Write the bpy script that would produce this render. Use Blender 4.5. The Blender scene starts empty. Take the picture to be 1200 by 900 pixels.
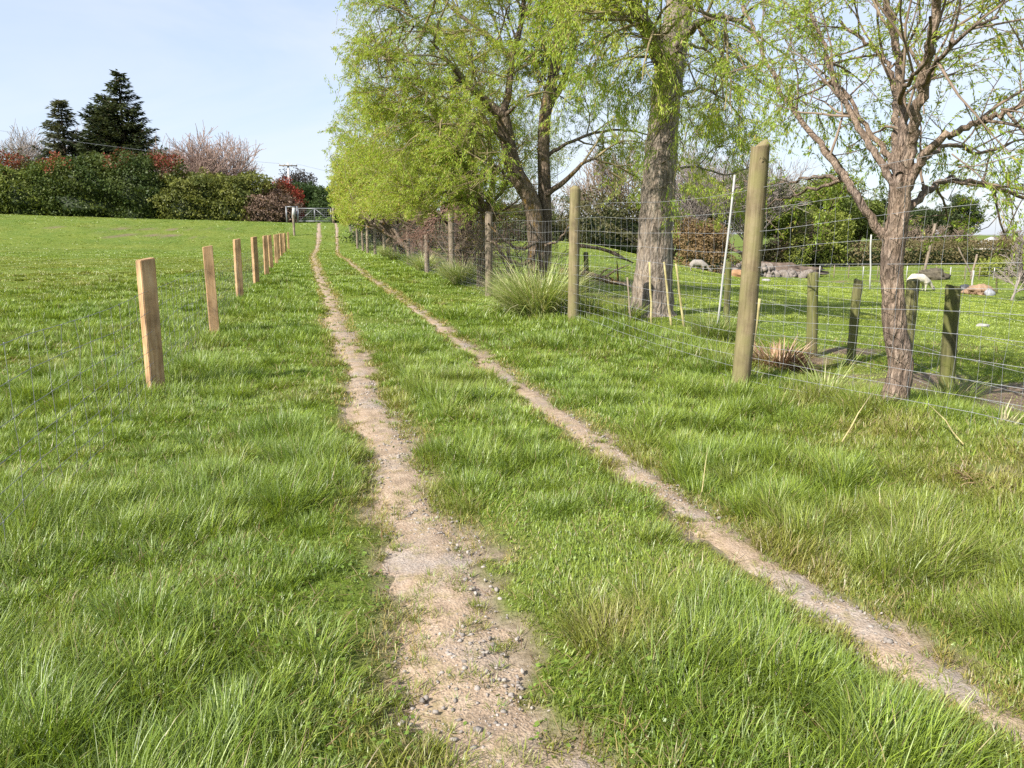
import bpy, math, random
import numpy as np
from math import radians, sin, cos, tan, atan, atan2, pi, sqrt

random.seed(7)
RNG = np.random.default_rng(11)
scene = bpy.context.scene
COL = scene.collection

# ------------------------------------------------------------------ camera geometry
F = 900.0                                   # focal length in photo pixels (1200 wide)
H = 1.5                                     # eye height
PITCH = atan((450 - 270) / F)
YAW = radians(14.93)                        # the track runs along +Y, the camera looks to its right
RX, RY = cos(YAW), -sin(YAW)
FX, FY = sin(YAW), cos(YAW)


def ss(t):
    t = np.clip(t, 0, 1)
    return t * t * (3 - 2 * t)


def vnoise(x, y, seed=0):
    x = np.asarray(x, float); y = np.asarray(y, float)
    xi = np.floor(x); yi = np.floor(y)
    u = x - xi; v = y - yi
    u = u * u * (3 - 2 * u); v = v * v * (3 - 2 * v)

    def h(i, j):
        s = np.sin(i * 127.1 + j * 311.7 + seed * 74.7) * 43758.5453
        return s - np.floor(s)
    return (h(xi, yi) * (1 - u) + h(xi + 1, yi) * u) * (1 - v) + (h(xi, yi + 1) * (1 - u) + h(xi + 1, yi + 1) * u) * v


def fbm(x, y, seed=0, octv=3):
    a = 0.0; amp = 0.5; tot = 0
    for k in range(octv):
        a = a + amp * vnoise(np.asarray(x) * 2 ** k + 13.7 * k, np.asarray(y) * 2 ** k - 7.3 * k, seed + k)
        tot += amp; amp *= 0.5
    return a / tot


RUT = ((0.47, 0.175, 21), (2.02, 0.115, 22))    # centre x, half width, noise seed


def rut_centre(i, y):
    c = RUT[i][0]
    y = np.asarray(y, float)
    return c + 0.10 * (vnoise(y * 0.22, 0 * y, RUT[i][2]) - 0.5) + 0.05 * (vnoise(y * 0.9, 0 * y, RUT[i][2] + 5) - 0.5) \
        + 1.15 * ss((y - 45) / 40)


def rut_half(i, y):
    y = np.asarray(y, float)
    return RUT[i][1] * (0.78 + 0.5 * vnoise(y * 0.8, 0 * y + 3, RUT[i][2] + 9)) * (1 - 0.22 * ss((y - 5) / 14)) + (0.055 if i == 0 else 0.02) * (1 - ss((y - 2.1) / 1.2))


def rut_q(x, y):
    """distance from the nearest rut in units of its half width"""
    q = np.full(np.shape(x), 9.0)
    for i in (0, 1):
        hw = rut_half(i, y)
        edge = 1.7 * (fbm(np.asarray(x) * 2.9, np.asarray(y) * 2.4, 31 + i, 3) - 0.5) + 1.0 * (fbm(np.asarray(x) * 11, np.asarray(y) * 9, 35 + i, 2) - 0.5)
        q = np.minimum(q, np.abs(np.asarray(x) - rut_centre(i, y)) / hw + edge)
    return q


def terrain(x, y):
    x = np.asarray(x, float); y = np.asarray(y, float)
    z = 2.25 * ss((y - 60) / 22) * (1 - ss((x - 9) / 9))
    z = z + 0.03 * np.clip(-x - 1, 0, 36) * ss((y - 50) / 45)
    z = z - 2.1 * ss((x - 4.6) / 34)
    z = z + 1.25 * np.exp(-((x - 13.5) / 6.5) ** 2 - ((y - 40) / 7) ** 2)
    z = z + 0.27 * np.exp(-((x - 4.25) / 0.75) ** 2) * (1 - ss((y - 3.9) / 2.6))
    z = z + 0.10 * (fbm(x * 0.25, y * 0.25, 3) - 0.5) * ss((np.abs(x - 1.2) - 0.2) / 3)
    z = z + 0.05 * (fbm(x * 1.3, y * 1.3, 5, 2) - 0.5)
    return z


def ground_z(x, y):
    q = rut_q(x, y)
    return terrain(x, y) - 0.035 * (1 - ss((q - 0.8) / 1.0))


def tz(x, y):
    return float(terrain(x, y))


def P(px, py, D):
    """world point seen at photo pixel (px, py), D metres ahead of the camera"""
    a = (px - 600) / F; b = (450 - py) / F
    fh = cos(PITCH) + b * sin(PITCH)
    uz = -sin(PITCH) + b * cos(PITCH)
    t = D / fh
    l = a * t
    return (FX * D + RX * l, FY * D + RY * l, H + uz * t)


def G(px, D):
    z = 0.0
    for _ in range(25):
        fwd = D * cos(PITCH) - (z - H) * sin(PITCH)
        l = (px - 600) / F * fwd
        x = FX * D + RX * l; y = FY * D + RY * l
        z = tz(x, y)
    return (x, y, z)


def GT(px, py, D):
    """foot of the vertical line whose point at photo pixel (px, py) stands D metres ahead"""
    p = P(px, py, D)
    return (p[0], p[1], tz(p[0], p[1]))


def GP(px, py):
    """ground point seen at a photo pixel"""
    lo, hi = 0.8, 160.0
    D = lo
    prev = lo
    while D < hi:
        p = P(px, py, D)
        if p[2] < tz(p[0], p[1]):
            break
        prev = D; D *= 1.03
    a, b = prev, D
    for _ in range(25):
        m = (a + b) / 2
        p = P(px, py, m)
        if p[2] < tz(p[0], p[1]): b = m
        else: a = m
    p = P(px, py, a)
    return (p[0], p[1], tz(p[0], p[1]))


def depth_of(x, y):
    return x * FX + y * FY


# ------------------------------------------------------------------ object helpers
def setp(o, label=None, cat=None, group=None, kind=None):
    if label: o['label'] = label
    if cat: o['category'] = cat
    if group: o['group'] = group
    if kind: o['kind'] = kind
    return o


def empty(name, loc, label=None, cat=None, group=None, rz=0.0):
    o = bpy.data.objects.new(name, None)
    o.empty_display_size = 0.2
    o.location = loc; o.rotation_euler = (0, 0, rz)
    COL.objects.link(o)
    return setp(o, label, cat, group)


class Buf:
    """collects verts / faces (any n) and an optional colour per vertex"""
    def __init__(s):
        s.v = []; s.f = {3: [], 4: []}; s.c = []; s.n = 0; s.ng = []

    def add(s, v, quads=None, tris=None, col=None):
        v = np.asarray(v, np.float64).reshape(-1, 3)
        if quads is not None and len(quads): s.f[4].append(np.asarray(quads, np.int64) + s.n)
        if tris is not None and len(tris): s.f[3].append(np.asarray(tris, np.int64) + s.n)
        s.v.append(v)
        if col is None: col = (1, 1, 1)
        c = np.asarray(col, np.float64)
        s.c.append(np.broadcast_to(c, (len(v), 3)) if c.ndim == 1 else c)
        s.n += len(v)

    def poly(s, idx):                        # one n-gon on already added verts (absolute indices)
        s.ng.append(list(idx))

    def build(s, name, mat, parent=None, smooth=False, origin=(0, 0, 0), colour=False):
        me = bpy.data.meshes.new(name)
        V = np.concatenate(s.v) - np.asarray(origin)
        me.vertices.add(len(V)); me.vertices.foreach_set('co', V.astype(np.float32).ravel())
        parts = []; totals = []
        for k in (4, 3):
            if s.f[k]:
                a = np.concatenate(s.f[k]); parts.append(a.ravel()); totals.append(np.full(len(a), k))
        for g in s.ng:
            parts.append(np.array(g)); totals.append(np.array([len(g)]))
        idx = np.concatenate(parts); tot = np.concatenate(totals)
        start = np.concatenate(([0], np.cumsum(tot)[:-1]))
        me.loops.add(len(idx)); me.loops.foreach_set('vertex_index', idx.astype(np.int32))
        me.polygons.add(len(tot))
        me.polygons.foreach_set('loop_start', start.astype(np.int32))
        me.polygons.foreach_set('loop_total', tot.astype(np.int32))
        if smooth: me.polygons.foreach_set('use_smooth', np.ones(len(tot), bool))
        if colour:
            at = me.color_attributes.new('col', 'FLOAT_COLOR', 'POINT')
            C = np.concatenate(s.c); C = np.concatenate([C, np.ones((len(C), 1))], 1)
            at.data.foreach_set('color', C.astype(np.float32).ravel())
        me.update(calc_edges=True)
        me.materials.append(mat)
        o = bpy.data.objects.new(name, me)
        COL.objects.link(o)
        if parent is not None: o.parent = parent
        else: o.location = origin
        return o


def tube_arrays(pts, rad, sides, ph=0.0, wob=0.0):
    pts = np.asarray(pts, float); n = len(pts)
    rad = np.broadcast_to(np.asarray(rad, float), (n,))
    t = np.gradient(pts, axis=0)
    t /= np.linalg.norm(t, axis=1)[:, None] + 1e-9
    ref = np.array([0.0, 1.0, 0.0]) if abs(t[0][2]) > 0.7 else np.array([0.0, 0.0, 1.0])
    u = ref - t * (t @ ref)[:, None]
    u /= np.linalg.norm(u, axis=1)[:, None] + 1e-9
    w = np.cross(t, u)
    a = np.arange(sides) * 2 * pi / sides + ph
    rr = rad[:, None, None]
    if wob:
        rr = rr * (1 + wob * (np.random.default_rng(int(abs(pts[0][0]) * 100) % 9999).random((n, sides, 1)) - 0.5))
    v = pts[:, None, :] + rr * (np.cos(a)[None, :, None] * u[:, None, :] + np.sin(a)[None, :, None] * w[:, None, :])
    i = np.arange(n - 1)[:, None] * sides; j = np.arange(sides)[None, :]; j2 = (j + 1) % sides
    q = np.stack([i + j, i + j2, i + sides + j2, i + sides + j], -1).reshape(-1, 4)
    return v.reshape(-1, 3), q


def add_tube(b, pts, rad, sides=6, col=None, cap=False, wob=0.0):
    v, q = tube_arrays(pts, rad, sides, wob=wob)
    n0 = b.n
    b.add(v, q, col=col)
    if cap:
        b.poly([n0 + k for k in range(sides)][::-1])
        m = len(v) - sides
        b.poly([n0 + m + k for k in range(sides)])


def add_box(b, c, s, rz=0.0, col=None, taper=1.0):
    x, y, z = s[0] / 2, s[1] / 2, s[2] / 2
    v = np.array([[-x, -y, -z], [x, -y, -z], [x, y, -z], [-x, y, -z],
                  [-x * taper, -y * taper, z], [x * taper, -y * taper, z], [x * taper, y * taper, z], [-x * taper, y * taper, z]])
    R = np.array([[cos(rz), -sin(rz), 0], [sin(rz), cos(rz), 0], [0, 0, 1]])
    b.add(v @ R.T + np.asarray(c), [[0, 3, 2, 1], [4, 5, 6, 7], [0, 1, 5, 4], [1, 2, 6, 5], [2, 3, 7, 6], [3, 0, 4, 7]], col=col)


_bl = None


def blob_arrays(sub=2):
    import bmesh
    bm = bmesh.new(); bmesh.ops.create_icosphere(bm, subdivisions=sub, radius=1)
    v = np.array([q.co[:] for q in bm.verts]); f = np.array([[q.index for q in p.verts] for p in bm.faces])
    bm.free()
    return v, f


ICO = {k: blob_arrays(k) for k in (1, 2, 3, 4)}


def noise3(v, s, seed):
    return (vnoise(v[:, 0] * s + v[:, 2] * s * 0.71, v[:, 1] * s - v[:, 2] * s * 0.53, seed)
            + vnoise(v[:, 1] * s + 5.2, v[:, 2] * s + v[:, 0] * s * 0.37, seed + 1)) / 2


# ------------------------------------------------------------------ materials
def nt(name):
    m = bpy.data.materials.new(name); m.use_nodes = True
    t = m.node_tree; t.nodes.clear()
    out = t.nodes.new('ShaderNodeOutputMaterial')
    return m, t, out


def N(t, typ, **kw):
    n = t.nodes.new(typ)
    for k, v in kw.items(): setattr(n, k, v)
    return n


def ramp(t, stops, fac=None):
    n = N(t, 'ShaderNodeValToRGB')
    e = n.color_ramp.elements
    while len(e) < len(stops): e.new(0.5)
    for q, (p, c) in zip(e, stops):
        q.position = p; q.color = (*c, 1)
    if fac is not None: t.links.new(fac, n.inputs[0])
    return n


def noise(t, scale, detail=4, rough=0.55, vec=None, dist=0.0):
    n = N(t, 'ShaderNodeTexNoise')
    n.inputs['Scale'].default_value = scale; n.inputs['Detail'].default_value = detail
    n.inputs['Roughness'].default_value = rough; n.inputs['Distortion'].default_value = dist
    if vec is not None: t.links.new(vec, n.inputs['Vector'])
    return n


def coords(t, scale=(1, 1, 1), kind='Object'):
    tc = N(t, 'ShaderNodeTexCoord'); mp = N(t, 'ShaderNodeMapping')
    mp.inputs['Scale'].default_value = scale
    t.links.new(tc.outputs[kind], mp.inputs['Vector'])
    return mp.outputs['Vector']


def mixc(t, a, b, fac, mode='MIX'):
    n = N(t, 'ShaderNodeMix', data_type='RGBA', blend_type=mode)
    for sock, val in ((n.inputs['Factor'], fac), (n.inputs['A'], a), (n.inputs['B'], b)):
        if isinstance(val, (int, float)): sock.default_value = val
        elif isinstance(val, tuple): sock.default_value = (*val, 1)
        else: t.links.new(val, sock)
    return n.outputs['Result']


def bsdf(t, out, col, rough=0.8, spec=0.3, bump=None, bstr=0.5, bdist=0.02, metal=0.0):
    b = N(t, 'ShaderNodeBsdfPrincipled')
    if isinstance(col, tuple): b.inputs['Base Color'].default_value = (*col, 1)
    else: t.links.new(col, b.inputs['Base Color'])
    b.inputs['Roughness'].default_value = rough
    b.inputs['Specular IOR Level'].default_value = spec
    b.inputs['Metallic'].default_value = metal
    if bump is not None:
        n = N(t, 'ShaderNodeBump'); n.inputs['Strength'].default_value = bstr; n.inputs['Distance'].default_value = bdist
        t.links.new(bump, n.inputs['Height']); t.links.new(n.outputs[0], b.inputs['Normal'])
    t.links.new(b.outputs[0], out.inputs[0])
    return b


def leaf_mat(name, trans=0.4, gloss=0.06, rough=0.35, tcol=(1.15, 1.1, 0.55)):
    m, t, out = nt(name)
    a = N(t, 'ShaderNodeVertexColor', layer_name='col')
    d = N(t, 'ShaderNodeBsdfDiffuse'); tr = N(t, 'ShaderNodeBsdfTranslucent')
    t.links.new(a.outputs[0], d.inputs[0])
    t.links.new(mixc(t, a.outputs[0], tcol, 1.0, 'MULTIPLY'), tr.inputs[0])
    mx = N(t, 'ShaderNodeMixShader'); mx.inputs[0].default_value = trans
    t.links.new(d.outputs[0], mx.inputs[1]); t.links.new(tr.outputs[0], mx.inputs[2])
    g = N(t, 'ShaderNodeBsdfGlossy'); g.inputs['Roughness'].default_value = rough; g.inputs[0].default_value = (1, 1, 1, 1)
    m2 = N(t, 'ShaderNodeMixShader'); m2.inputs[0].default_value = gloss
    t.links.new(mx.outputs[0], m2.inputs[1]); t.links.new(g.outputs[0], m2.inputs[2])
    t.links.new(m2.outputs[0], out.inputs[0])
    return m


def bark_mat(name, c0, c1, c2, lichen=None, sc=1.0, lich_lo=0.62, bstr=0.9):
    m, t, out = nt(name)
    v = coords(t, (9 * sc, 9 * sc, 2.2 * sc))
    n1 = noise(t, 2.2, 6, 0.65, v, 0.6)
    v2 = coords(t, (1, 1, 1)); n2 = noise(t, 2.4, 4, 0.6, v2)
    r = ramp(t, [(0.32, c0), (0.52, c1), (0.72, c2)], n1.outputs[0])
    c = r.outputs[0]
    big = ramp(t, [(0.35, (0.72, 0.72, 0.74)), (0.65, (1.15, 1.12, 1.05))], n2.outputs[0])
    c = mixc(t, c, big.outputs[0], 1.0, 'MULTIPLY')
    if lichen:
        n3 = noise(t, 3.1, 5, 0.7, coords(t, (1.3, 1.3, 0.9)))
        k = ramp(t, [(lich_lo, (0, 0, 0)), (lich_lo + 0.1, (0.85, 0.85, 0.85))], n3.outputs[0])
        c = mixc(t, c, lichen, k.outputs[0])
    vo = N(t, 'ShaderNodeTexVoronoi', feature='DISTANCE_TO_EDGE'); vo.inputs['Scale'].default_value = 1.5
    t.links.new(v, vo.inputs['Vector'])
    wv = N(t, 'ShaderNodeVectorMath', operation='ADD'); nd = noise(t, 1.3, 3, .6, v)
    t.links.new(v, wv.inputs[0]); t.links.new(nd.outputs['Color'], wv.inputs[1]); t.links.new(wv.outputs[0], vo.inputs['Vector'])
    ck = ramp(t, [(0.0, (0.42, 0.38, 0.35)), (0.16, (1, 1, 1))], vo.outputs['Distance'])
    c = mixc(t, c, ck.outputs[0], 0.6, 'MULTIPLY')
    h = N(t, 'ShaderNodeMath', operation='MULTIPLY_ADD'); t.links.new(vo.outputs['Distance'], h.inputs[0]); h.inputs[1].default_value = 1.8; t.links.new(n1.outputs[0], h.inputs[2])
    bsdf(t, out, c, 0.9, 0.15, h.outputs[0], bstr, 0.04)
    return m


def wood_mat(name, c0, c1, c2, moss=None, crack=0.25):
    m, t, out = nt(name)
    oi = N(t, 'ShaderNodeObjectInfo')
    tc = N(t, 'ShaderNodeTexCoord'); mp = N(t, 'ShaderNodeMapping'); mp.inputs['Scale'].default_value = (24, 24, 1.5)
    add = N(t, 'ShaderNodeVectorMath', operation='ADD')
    sc = N(t, 'ShaderNodeMath', operation='MULTIPLY'); sc.inputs[1].default_value = 37.0
    t.links.new(oi.outputs['Random'], sc.inputs[0]); t.links.new(tc.outputs['Object'], add.inputs[0]); t.links.new(sc.outputs[0], add.inputs[1])
    t.links.new(add.outputs[0], mp.inputs['Vector'])
    n1 = noise(t, 1.6, 6, 0.6, mp.outputs[0], 0.3)
    r = ramp(t, [(0.3, c0), (0.5, c1), (0.7, c2)], n1.outputs[0])
    n2 = noise(t, 3.2, 5, 0.65, add.outputs[0])
    dirt = ramp(t, [(0.32, (0.55, 0.54, 0.54)), (0.58, (1.08, 1.06, 1.04))], n2.outputs[0])
    c = mixc(t, r.outputs[0], dirt.outputs[0], 1.0, 'MULTIPLY')
    rv = N(t, 'ShaderNodeMapRange'); rv.inputs['To Min'].default_value = 0.78; rv.inputs['To Max'].default_value = 1.1
    t.links.new(oi.outputs['Random'], rv.inputs['Value'])
    c = mixc(t, c, rv.outputs[0], 1.0, 'MULTIPLY')
    if moss:
        n3 = noise(t, 2.6, 5, 0.65, add.outputs[0])
        k = ramp(t, [(0.45, (0, 0, 0)), (0.62, (0.7, 0.7, 0.7))], n3.outputs[0])
        c = mixc(t, c, moss, k.outputs[0])
    mp2 = N(t, 'ShaderNodeMapping'); mp2.inputs['Scale'].default_value = (30, 30, 0.9)
    t.links.new(add.outputs[0], mp2.inputs['Vector'])
    n4 = noise(t, 1.4, 4, 0.6, mp2.outputs[0])
    k4 = ramp(t, [(crack, (0.25, 0.22, 0.2)), (crack + 0.07, (1, 1, 1))], n4.outputs[0])
    c = mixc(t, c, k4.outputs[0], 0.8, 'MULTIPLY')
    bsdf(t, out, c, 0.85, 0.2, n1.outputs[0], 0.5, 0.01)
    return m


def plain_mat(name, col, rough=0.6, metal=0.0, spec=0.4, var=0.15, sc=6.0):
    m, t, out = nt(name)
    n = noise(t, sc, 4, 0.6, coords(t))
    lo = tuple(c * (1 - var) for c in col); hi = tuple(min(1, c * (1 + var)) for c in col)
    r = ramp(t, [(0.35, lo), (0.65, hi)], n.outputs[0])
    bsdf(t, out, r.outputs[0], rough, spec, n.outputs[0], 0.2, 0.01, metal)
    return m


M_GRASS = leaf_mat('grass_blades', 0.36, 0.03, 0.42, (1.1, 1.1, 0.6))
M_WILLOW = leaf_mat('willow_leaves', 0.48, 0.012, 0.45, (1.2, 1.1, 0.5))
M_SHRUB = leaf_mat('shrub_leaves', 0.25, 0.010, 0.5)
M_NEEDLE = leaf_mat('conifer_needles', 0.2, 0.015, 0.5)
M_BARK_BIG = bark_mat('bark_old_willow', (0.12, 0.10, 0.08), (0.27, 0.225, 0.18), (0.43, 0.375, 0.31), (0.36, 0.22, 0.07), 0.75, 0.64)
M_BARK_NEAR = bark_mat('bark_young_willow', (0.14, 0.105, 0.08), (0.30, 0.225, 0.17), (0.46, 0.365, 0.29), (0.40, 0.37, 0.30), 1.6, 0.66)
M_BARK_MULTI = bark_mat('bark_willow_lichen', (0.09, 0.07, 0.053), (0.20, 0.155, 0.115), (0.34, 0.28, 0.22), (0.34, 0.21, 0.045), 1.1, 0.57)
M_TWIG = plain_mat('twig_bark', (0.19, 0.14, 0.10), 0.85, 0, 0.2, 0.4, 3.0)
M_TWIG_GREEN = plain_mat('twig_willow', (0.21, 0.17, 0.09), 0.8, 0, 0.2, 0.4, 3.0)
M_TWIG_PINK = plain_mat('twig_bare_tree', (0.32, 0.225, 0.18), 0.9, 0, 0.2, 0.25, 2.0)
M_TWIG_BROWN = plain_mat('twig_brown_tree', (0.23, 0.175, 0.125), 0.9, 0, 0.2, 0.25, 2.0)
M_TWIG_GREY = plain_mat('twig_grey_tree', (0.27, 0.23, 0.20), 0.9, 0, 0.2, 0.25, 2.0)
M_POST_NEW = wood_mat('sawn_pine', (0.35, 0.205, 0.10), (0.49, 0.315, 0.165), (0.58, 0.41, 0.24), crack=0.22)
M_POST_TALL = wood_mat('round_treated_pine', (0.17, 0.13, 0.07), (0.27, 0.215, 0.125), (0.35, 0.29, 0.18), (0.20, 0.185, 0.075), 0.3)
M_POST_OLD = wood_mat('weathered_post', (0.16, 0.125, 0.09), (0.26, 0.21, 0.155), (0.36, 0.30, 0.23), None, 0.32)
M_POST_MOSS = wood_mat('mossy_post', (0.07, 0.065, 0.03), (0.13, 0.125, 0.055), (0.21, 0.19, 0.09), (0.12, 0.13, 0.03), 0.32)
M_STAKE = wood_mat('bamboo_stake', (0.35, 0.29, 0.12), (0.48, 0.42, 0.20), (0.58, 0.52, 0.28))
M_WIRE = plain_mat('galvanised_wire', (0.31, 0.315, 0.32), 0.55, 0.2, 0.4, 0.15)
M_WIRE_DARK = plain_mat('dull_wire', (0.20, 0.20, 0.21), 0.5, 0.3, 0.4, 0.1)
M_STEEL = plain_mat('galvanised_pipe', (0.19, 0.195, 0.20), 0.45, 0.4, 0.5, 0.1)
M_WHITE = plain_mat('white_paint', (0.40, 0.395, 0.37), 0.6, 0, 0.4, 0.05)
M_CONCRETE = plain_mat('concrete_pole', (0.52, 0.51, 0.48), 0.85, 0, 0.2, 0.1)
M_ROCK = plain_mat('pale_stone', (0.33, 0.315, 0.295), 0.9, 0, 0.2, 0.25)
M_RUBBLE = plain_mat('rubble_stone', (0.20, 0.17, 0.145), 0.95, 0, 0.2, 0.35, 2.0)
M_CLAY = plain_mat('orange_clay', (0.33, 0.19, 0.10), 0.95, 0, 0.1, 0.2, 3.0)
M_DARK = plain_mat('dark_plastic', (0.05, 0.05, 0.055), 0.5, 0, 0.4, 0.2)
M_WOOL = plain_mat('wool', (0.50, 0.455, 0.375), 0.95, 0, 0.1, 0.2, 14.0)
M_WOOL_GREY = plain_mat('wool_grey', (0.27, 0.24, 0.21), 0.95, 0, 0.1, 0.25, 14.0)
M_FACE = plain_mat('sheep_face', (0.33, 0.29, 0.26), 0.8, 0, 0.2, 0.15)
M_STRAW = leaf_mat('dry_leaves', 0.25, 0.03, 0.5, (1.1, 1.0, 0.8))


def ground_mat():
    m, t, out = nt('pasture_ground')
    v = coords(t)
    n1 = noise(t, 0.35, 5, 0.6, v); n2 = noise(t, 3.5, 6, 0.7, v); n3 = noise(t, 24, 5, 0.75, v)
    g = ramp(t, [(0.30, (0.085, 0.12, 0.022)), (0.50, (0.125, 0.165, 0.03)), (0.70, (0.165, 0.19, 0.045))], n2.outputs[0])
    g2 = ramp(t, [(0.35, (0.8, 0.9, 0.8)), (0.65, (1.15, 1.08, 1.0))], n1.outputs[0])
    green = mixc(t, g.outputs[0], g2.outputs[0], 1.0, 'MULTIPLY')
    s = ramp(t, [(0.3, (0.085, 0.06, 0.04)), (0.5, (0.17, 0.125, 0.085)), (0.72, (0.28, 0.215, 0.155))], n3.outputs[0])
    a = N(t, 'ShaderNodeVertexColor', layer_name='col')
    sp = N(t, 'ShaderNodeSeparateColor'); t.links.new(a.outputs[0], sp.inputs[0])
    c = mixc(t, green, s.outputs[0], sp.outputs[0])
    sand = ramp(t, [(0.3, (0.16, 0.118, 0.08)), (0.5, (0.31, 0.24, 0.175)), (0.72, (0.44, 0.36, 0.275))], n3.outputs[0])
    c = mixc(t, c, sand.outputs[0], sp.outputs[1])
    bsdf(t, out, c, 0.95, 0.1, n3.outputs[0], 0.8, 0.03)
    return m


def rut_mat():
    m, t, out = nt('gravel_wheel_rut')
    v = coords(t)
    n1 = noise(t, 1.7, 5, 0.62, v); n2 = noise(t, 9, 6, 0.7, v); n3 = noise(t, 70, 4, 0.7, v)
    sand = ramp(t, [(0.28, (0.205, 0.158, 0.112)), (0.5, (0.345, 0.258, 0.180)), (0.72, (0.45, 0.36, 0.265))], n2.outputs[0])
    wv = N(t, 'ShaderNodeVectorMath', operation='ADD'); nd = noise(t, 30, 3, .6, v)
    sv_ = N(t, 'ShaderNodeVectorMath', operation='SCALE'); sv_.inputs['Scale'].default_value = .02
    t.links.new(nd.outputs['Color'], sv_.inputs[0]); t.links.new(v, wv.inputs[0]); t.links.new(sv_.outputs[0], wv.inputs[1])
    vo = N(t, 'ShaderNodeTexVoronoi'); vo.inputs['Scale'].default_value = 85; t.links.new(wv.outputs[0], vo.inputs['Vector'])
    bw = N(t, 'ShaderNodeRGBToBW'); t.links.new(vo.outputs['Color'], bw.inputs[0])
    stone = mixc(t, (0.22, 0.19, 0.165), (0.42, 0.375, 0.33), bw.outputs[0])
    k = ramp(t, [(0.50, (0, 0, 0)), (0.64, (0.7, 0.7, 0.7))], n1.outputs[0])
    c = mixc(t, sand.outputs[0], stone, k.outputs[0])
    moss = noise(t, 6.5, 5, .7, v); mk_ = ramp(t, [(0.52, (0, 0, 0)), (0.66, (0.6, 0.6, 0.6))], moss.outputs[0])
    c = mixc(t, c, (0.22, 0.19, 0.07), mk_.outputs[0])
    f = ramp(t, [(0.3, (0.74, 0.70, 0.67)), (0.62, (1.1, 1.1, 1.1))], n3.outputs[0])
    c = mixc(t, c, f.outputs[0], 1.0, 'MULTIPLY')
    h = N(t, 'ShaderNodeMath', operation='ADD'); t.links.new(n3.outputs[0], h.inputs[0]); t.links.new(vo.outputs['Distance'], h.inputs[1])
    bsdf(t, out, c, 0.95, 0.12, h.outputs[0], 0.7, 0.007)
    return m


# ------------------------------------------------------------------ ground
SOIL = []                                        # bare patches: (x, y, rx, ry, strength)


def soil_patch(px, py, rx, ry, s=1.0):
    g = GP(px, py); SOIL.append((g[0], g[1], rx, ry, s))


for a in ((1080, 447, 0.9, 0.45, 1.0), (1170, 470, 0.75, 0.5, 1.2), (1010, 440, 0.6, 0.3, .8), (960, 425, .5, .5, .6), (1190, 455, 1.2, .3, 0.9), (990, 410, .9, .35, .5),
          (740, 335, 1.2, .8, .4), (1120, 425, 1.4, .5, 0.45), (185, 276, 4, 1.2, .5), (150, 268, 9, 2, .35), (560, 290, 2.5, 4, .5), (620, 345, 1.0, 1.2, .6), (700, 330, 3, 2, .5),
          (905, 432, .35, .3, .8), (835, 465, .25, .15, .7), (1170, 552, .3, .2, .3), (1000, 330, 9, 1.2, .35), (850, 318, 3, 1, .6), (920, 300, 10, 2.5, .5)):
    soil_patch(*a)


def bare(x, y):
    s = np.zeros(np.shape(x))
    for (cx, cy, rx, ry, k) in SOIL:
        s = np.maximum(s, k * np.exp(-((x - cx) / rx) ** 2 - ((y - cy) / ry) ** 2))
    n = fbm(np.asarray(x) * 1.6, np.asarray(y) * 1.6, 77, 4)
    s = ss((s + 1.1 * (n - 0.5) - 0.28) / 0.3) * (s > 0.05)
    row = np.exp(-((np.asarray(x) - 6.2) / 1.3) ** 2) * (np.asarray(y) > 15)
    return np.maximum(s, 0.6 * row * ss((n - 0.4) / 0.2))


def axis(segs):
    out = []
    for a, b, st in segs:
        out.append(np.arange(a, b, st))
    return np.concatenate(out)


xs = axis([(-420, -120, 15), (-120, -40, 4), (-40, -12, 1.0), (-12, -4, 0.4), (-4, 8, 0.11), (8, 16, 0.4), (16, 60, 1.2), (60, 160, 5), (160, 520, 20)])
ys = axis([(-40, -4, 3), (-4, 1, 0.5), (1, 13, 0.11), (13, 26, 0.3), (26, 110, 1.0), (110, 200, 6), (200, 700, 25)])
X, Y = np.meshgrid(xs, ys)
Z = ground_z(X, Y)
b = Buf()
nx, ny = len(xs), len(ys)
i = np.arange(ny - 1)[:, None] * nx; j = np.arange(nx - 1)[None, :]
q = np.stack([i + j, i + j + 1, i + nx + j + 1, i + nx + j], -1).reshape(-1, 4)
br = bare(X, Y)
rq = rut_q(X, Y)
br = np.maximum(br, (1 - ss((rq - 0.9) / 0.7)) * 0.9)
sd = 1 - ss((rq - 0.7) / 0.6)
b.add(np.stack([X, Y, Z], -1), q, col=np.stack([br, sd, br], -1).reshape(-1, 3))
ground = b.build('ground', ground_mat(), smooth=True, colour=True)
setp(ground, kind='structure')

M_RUT = rut_mat()
for k in (0, 1):
    yy = np.concatenate([np.arange(1.0, 9, 0.03), np.arange(9, 20, 0.08), np.arange(20, 79.6, 0.3)])
    uu = np.linspace(-1.5, 1.5, 31)
    c = rut_centre(k, yy); hw = rut_half(k, yy)
    XX = c[:, None] + uu[None, :] * hw[:, None]; YY = np.broadcast_to(yy[:, None], XX.shape)
    ZZ = terrain(XX, YY) - 0.014 - 0.019 * ss((np.abs(uu)[None, :] - 0.2) / 0.9) - 0.05 * ss((np.abs(uu)[None, :] - 1.15) / 0.35) + 0.016 * (fbm(XX * 6, YY * 6, 51, 3) - 0.5) + 0.006 * (vnoise(XX * 40, YY * 40, 4) - 0.5)
    b = Buf(); n = len(uu)
    i = np.arange(len(yy) - 1)[:, None] * n; j = np.arange(n - 1)[None, :]
    b.add(np.stack([XX, YY, ZZ], -1), np.stack([i + j, i + j + 1, i + n + j + 1, i + n + j], -1).reshape(-1, 4))
    o = b.build('wheel_track', M_RUT, smooth=True)
    setp(o, kind='structure')


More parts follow.
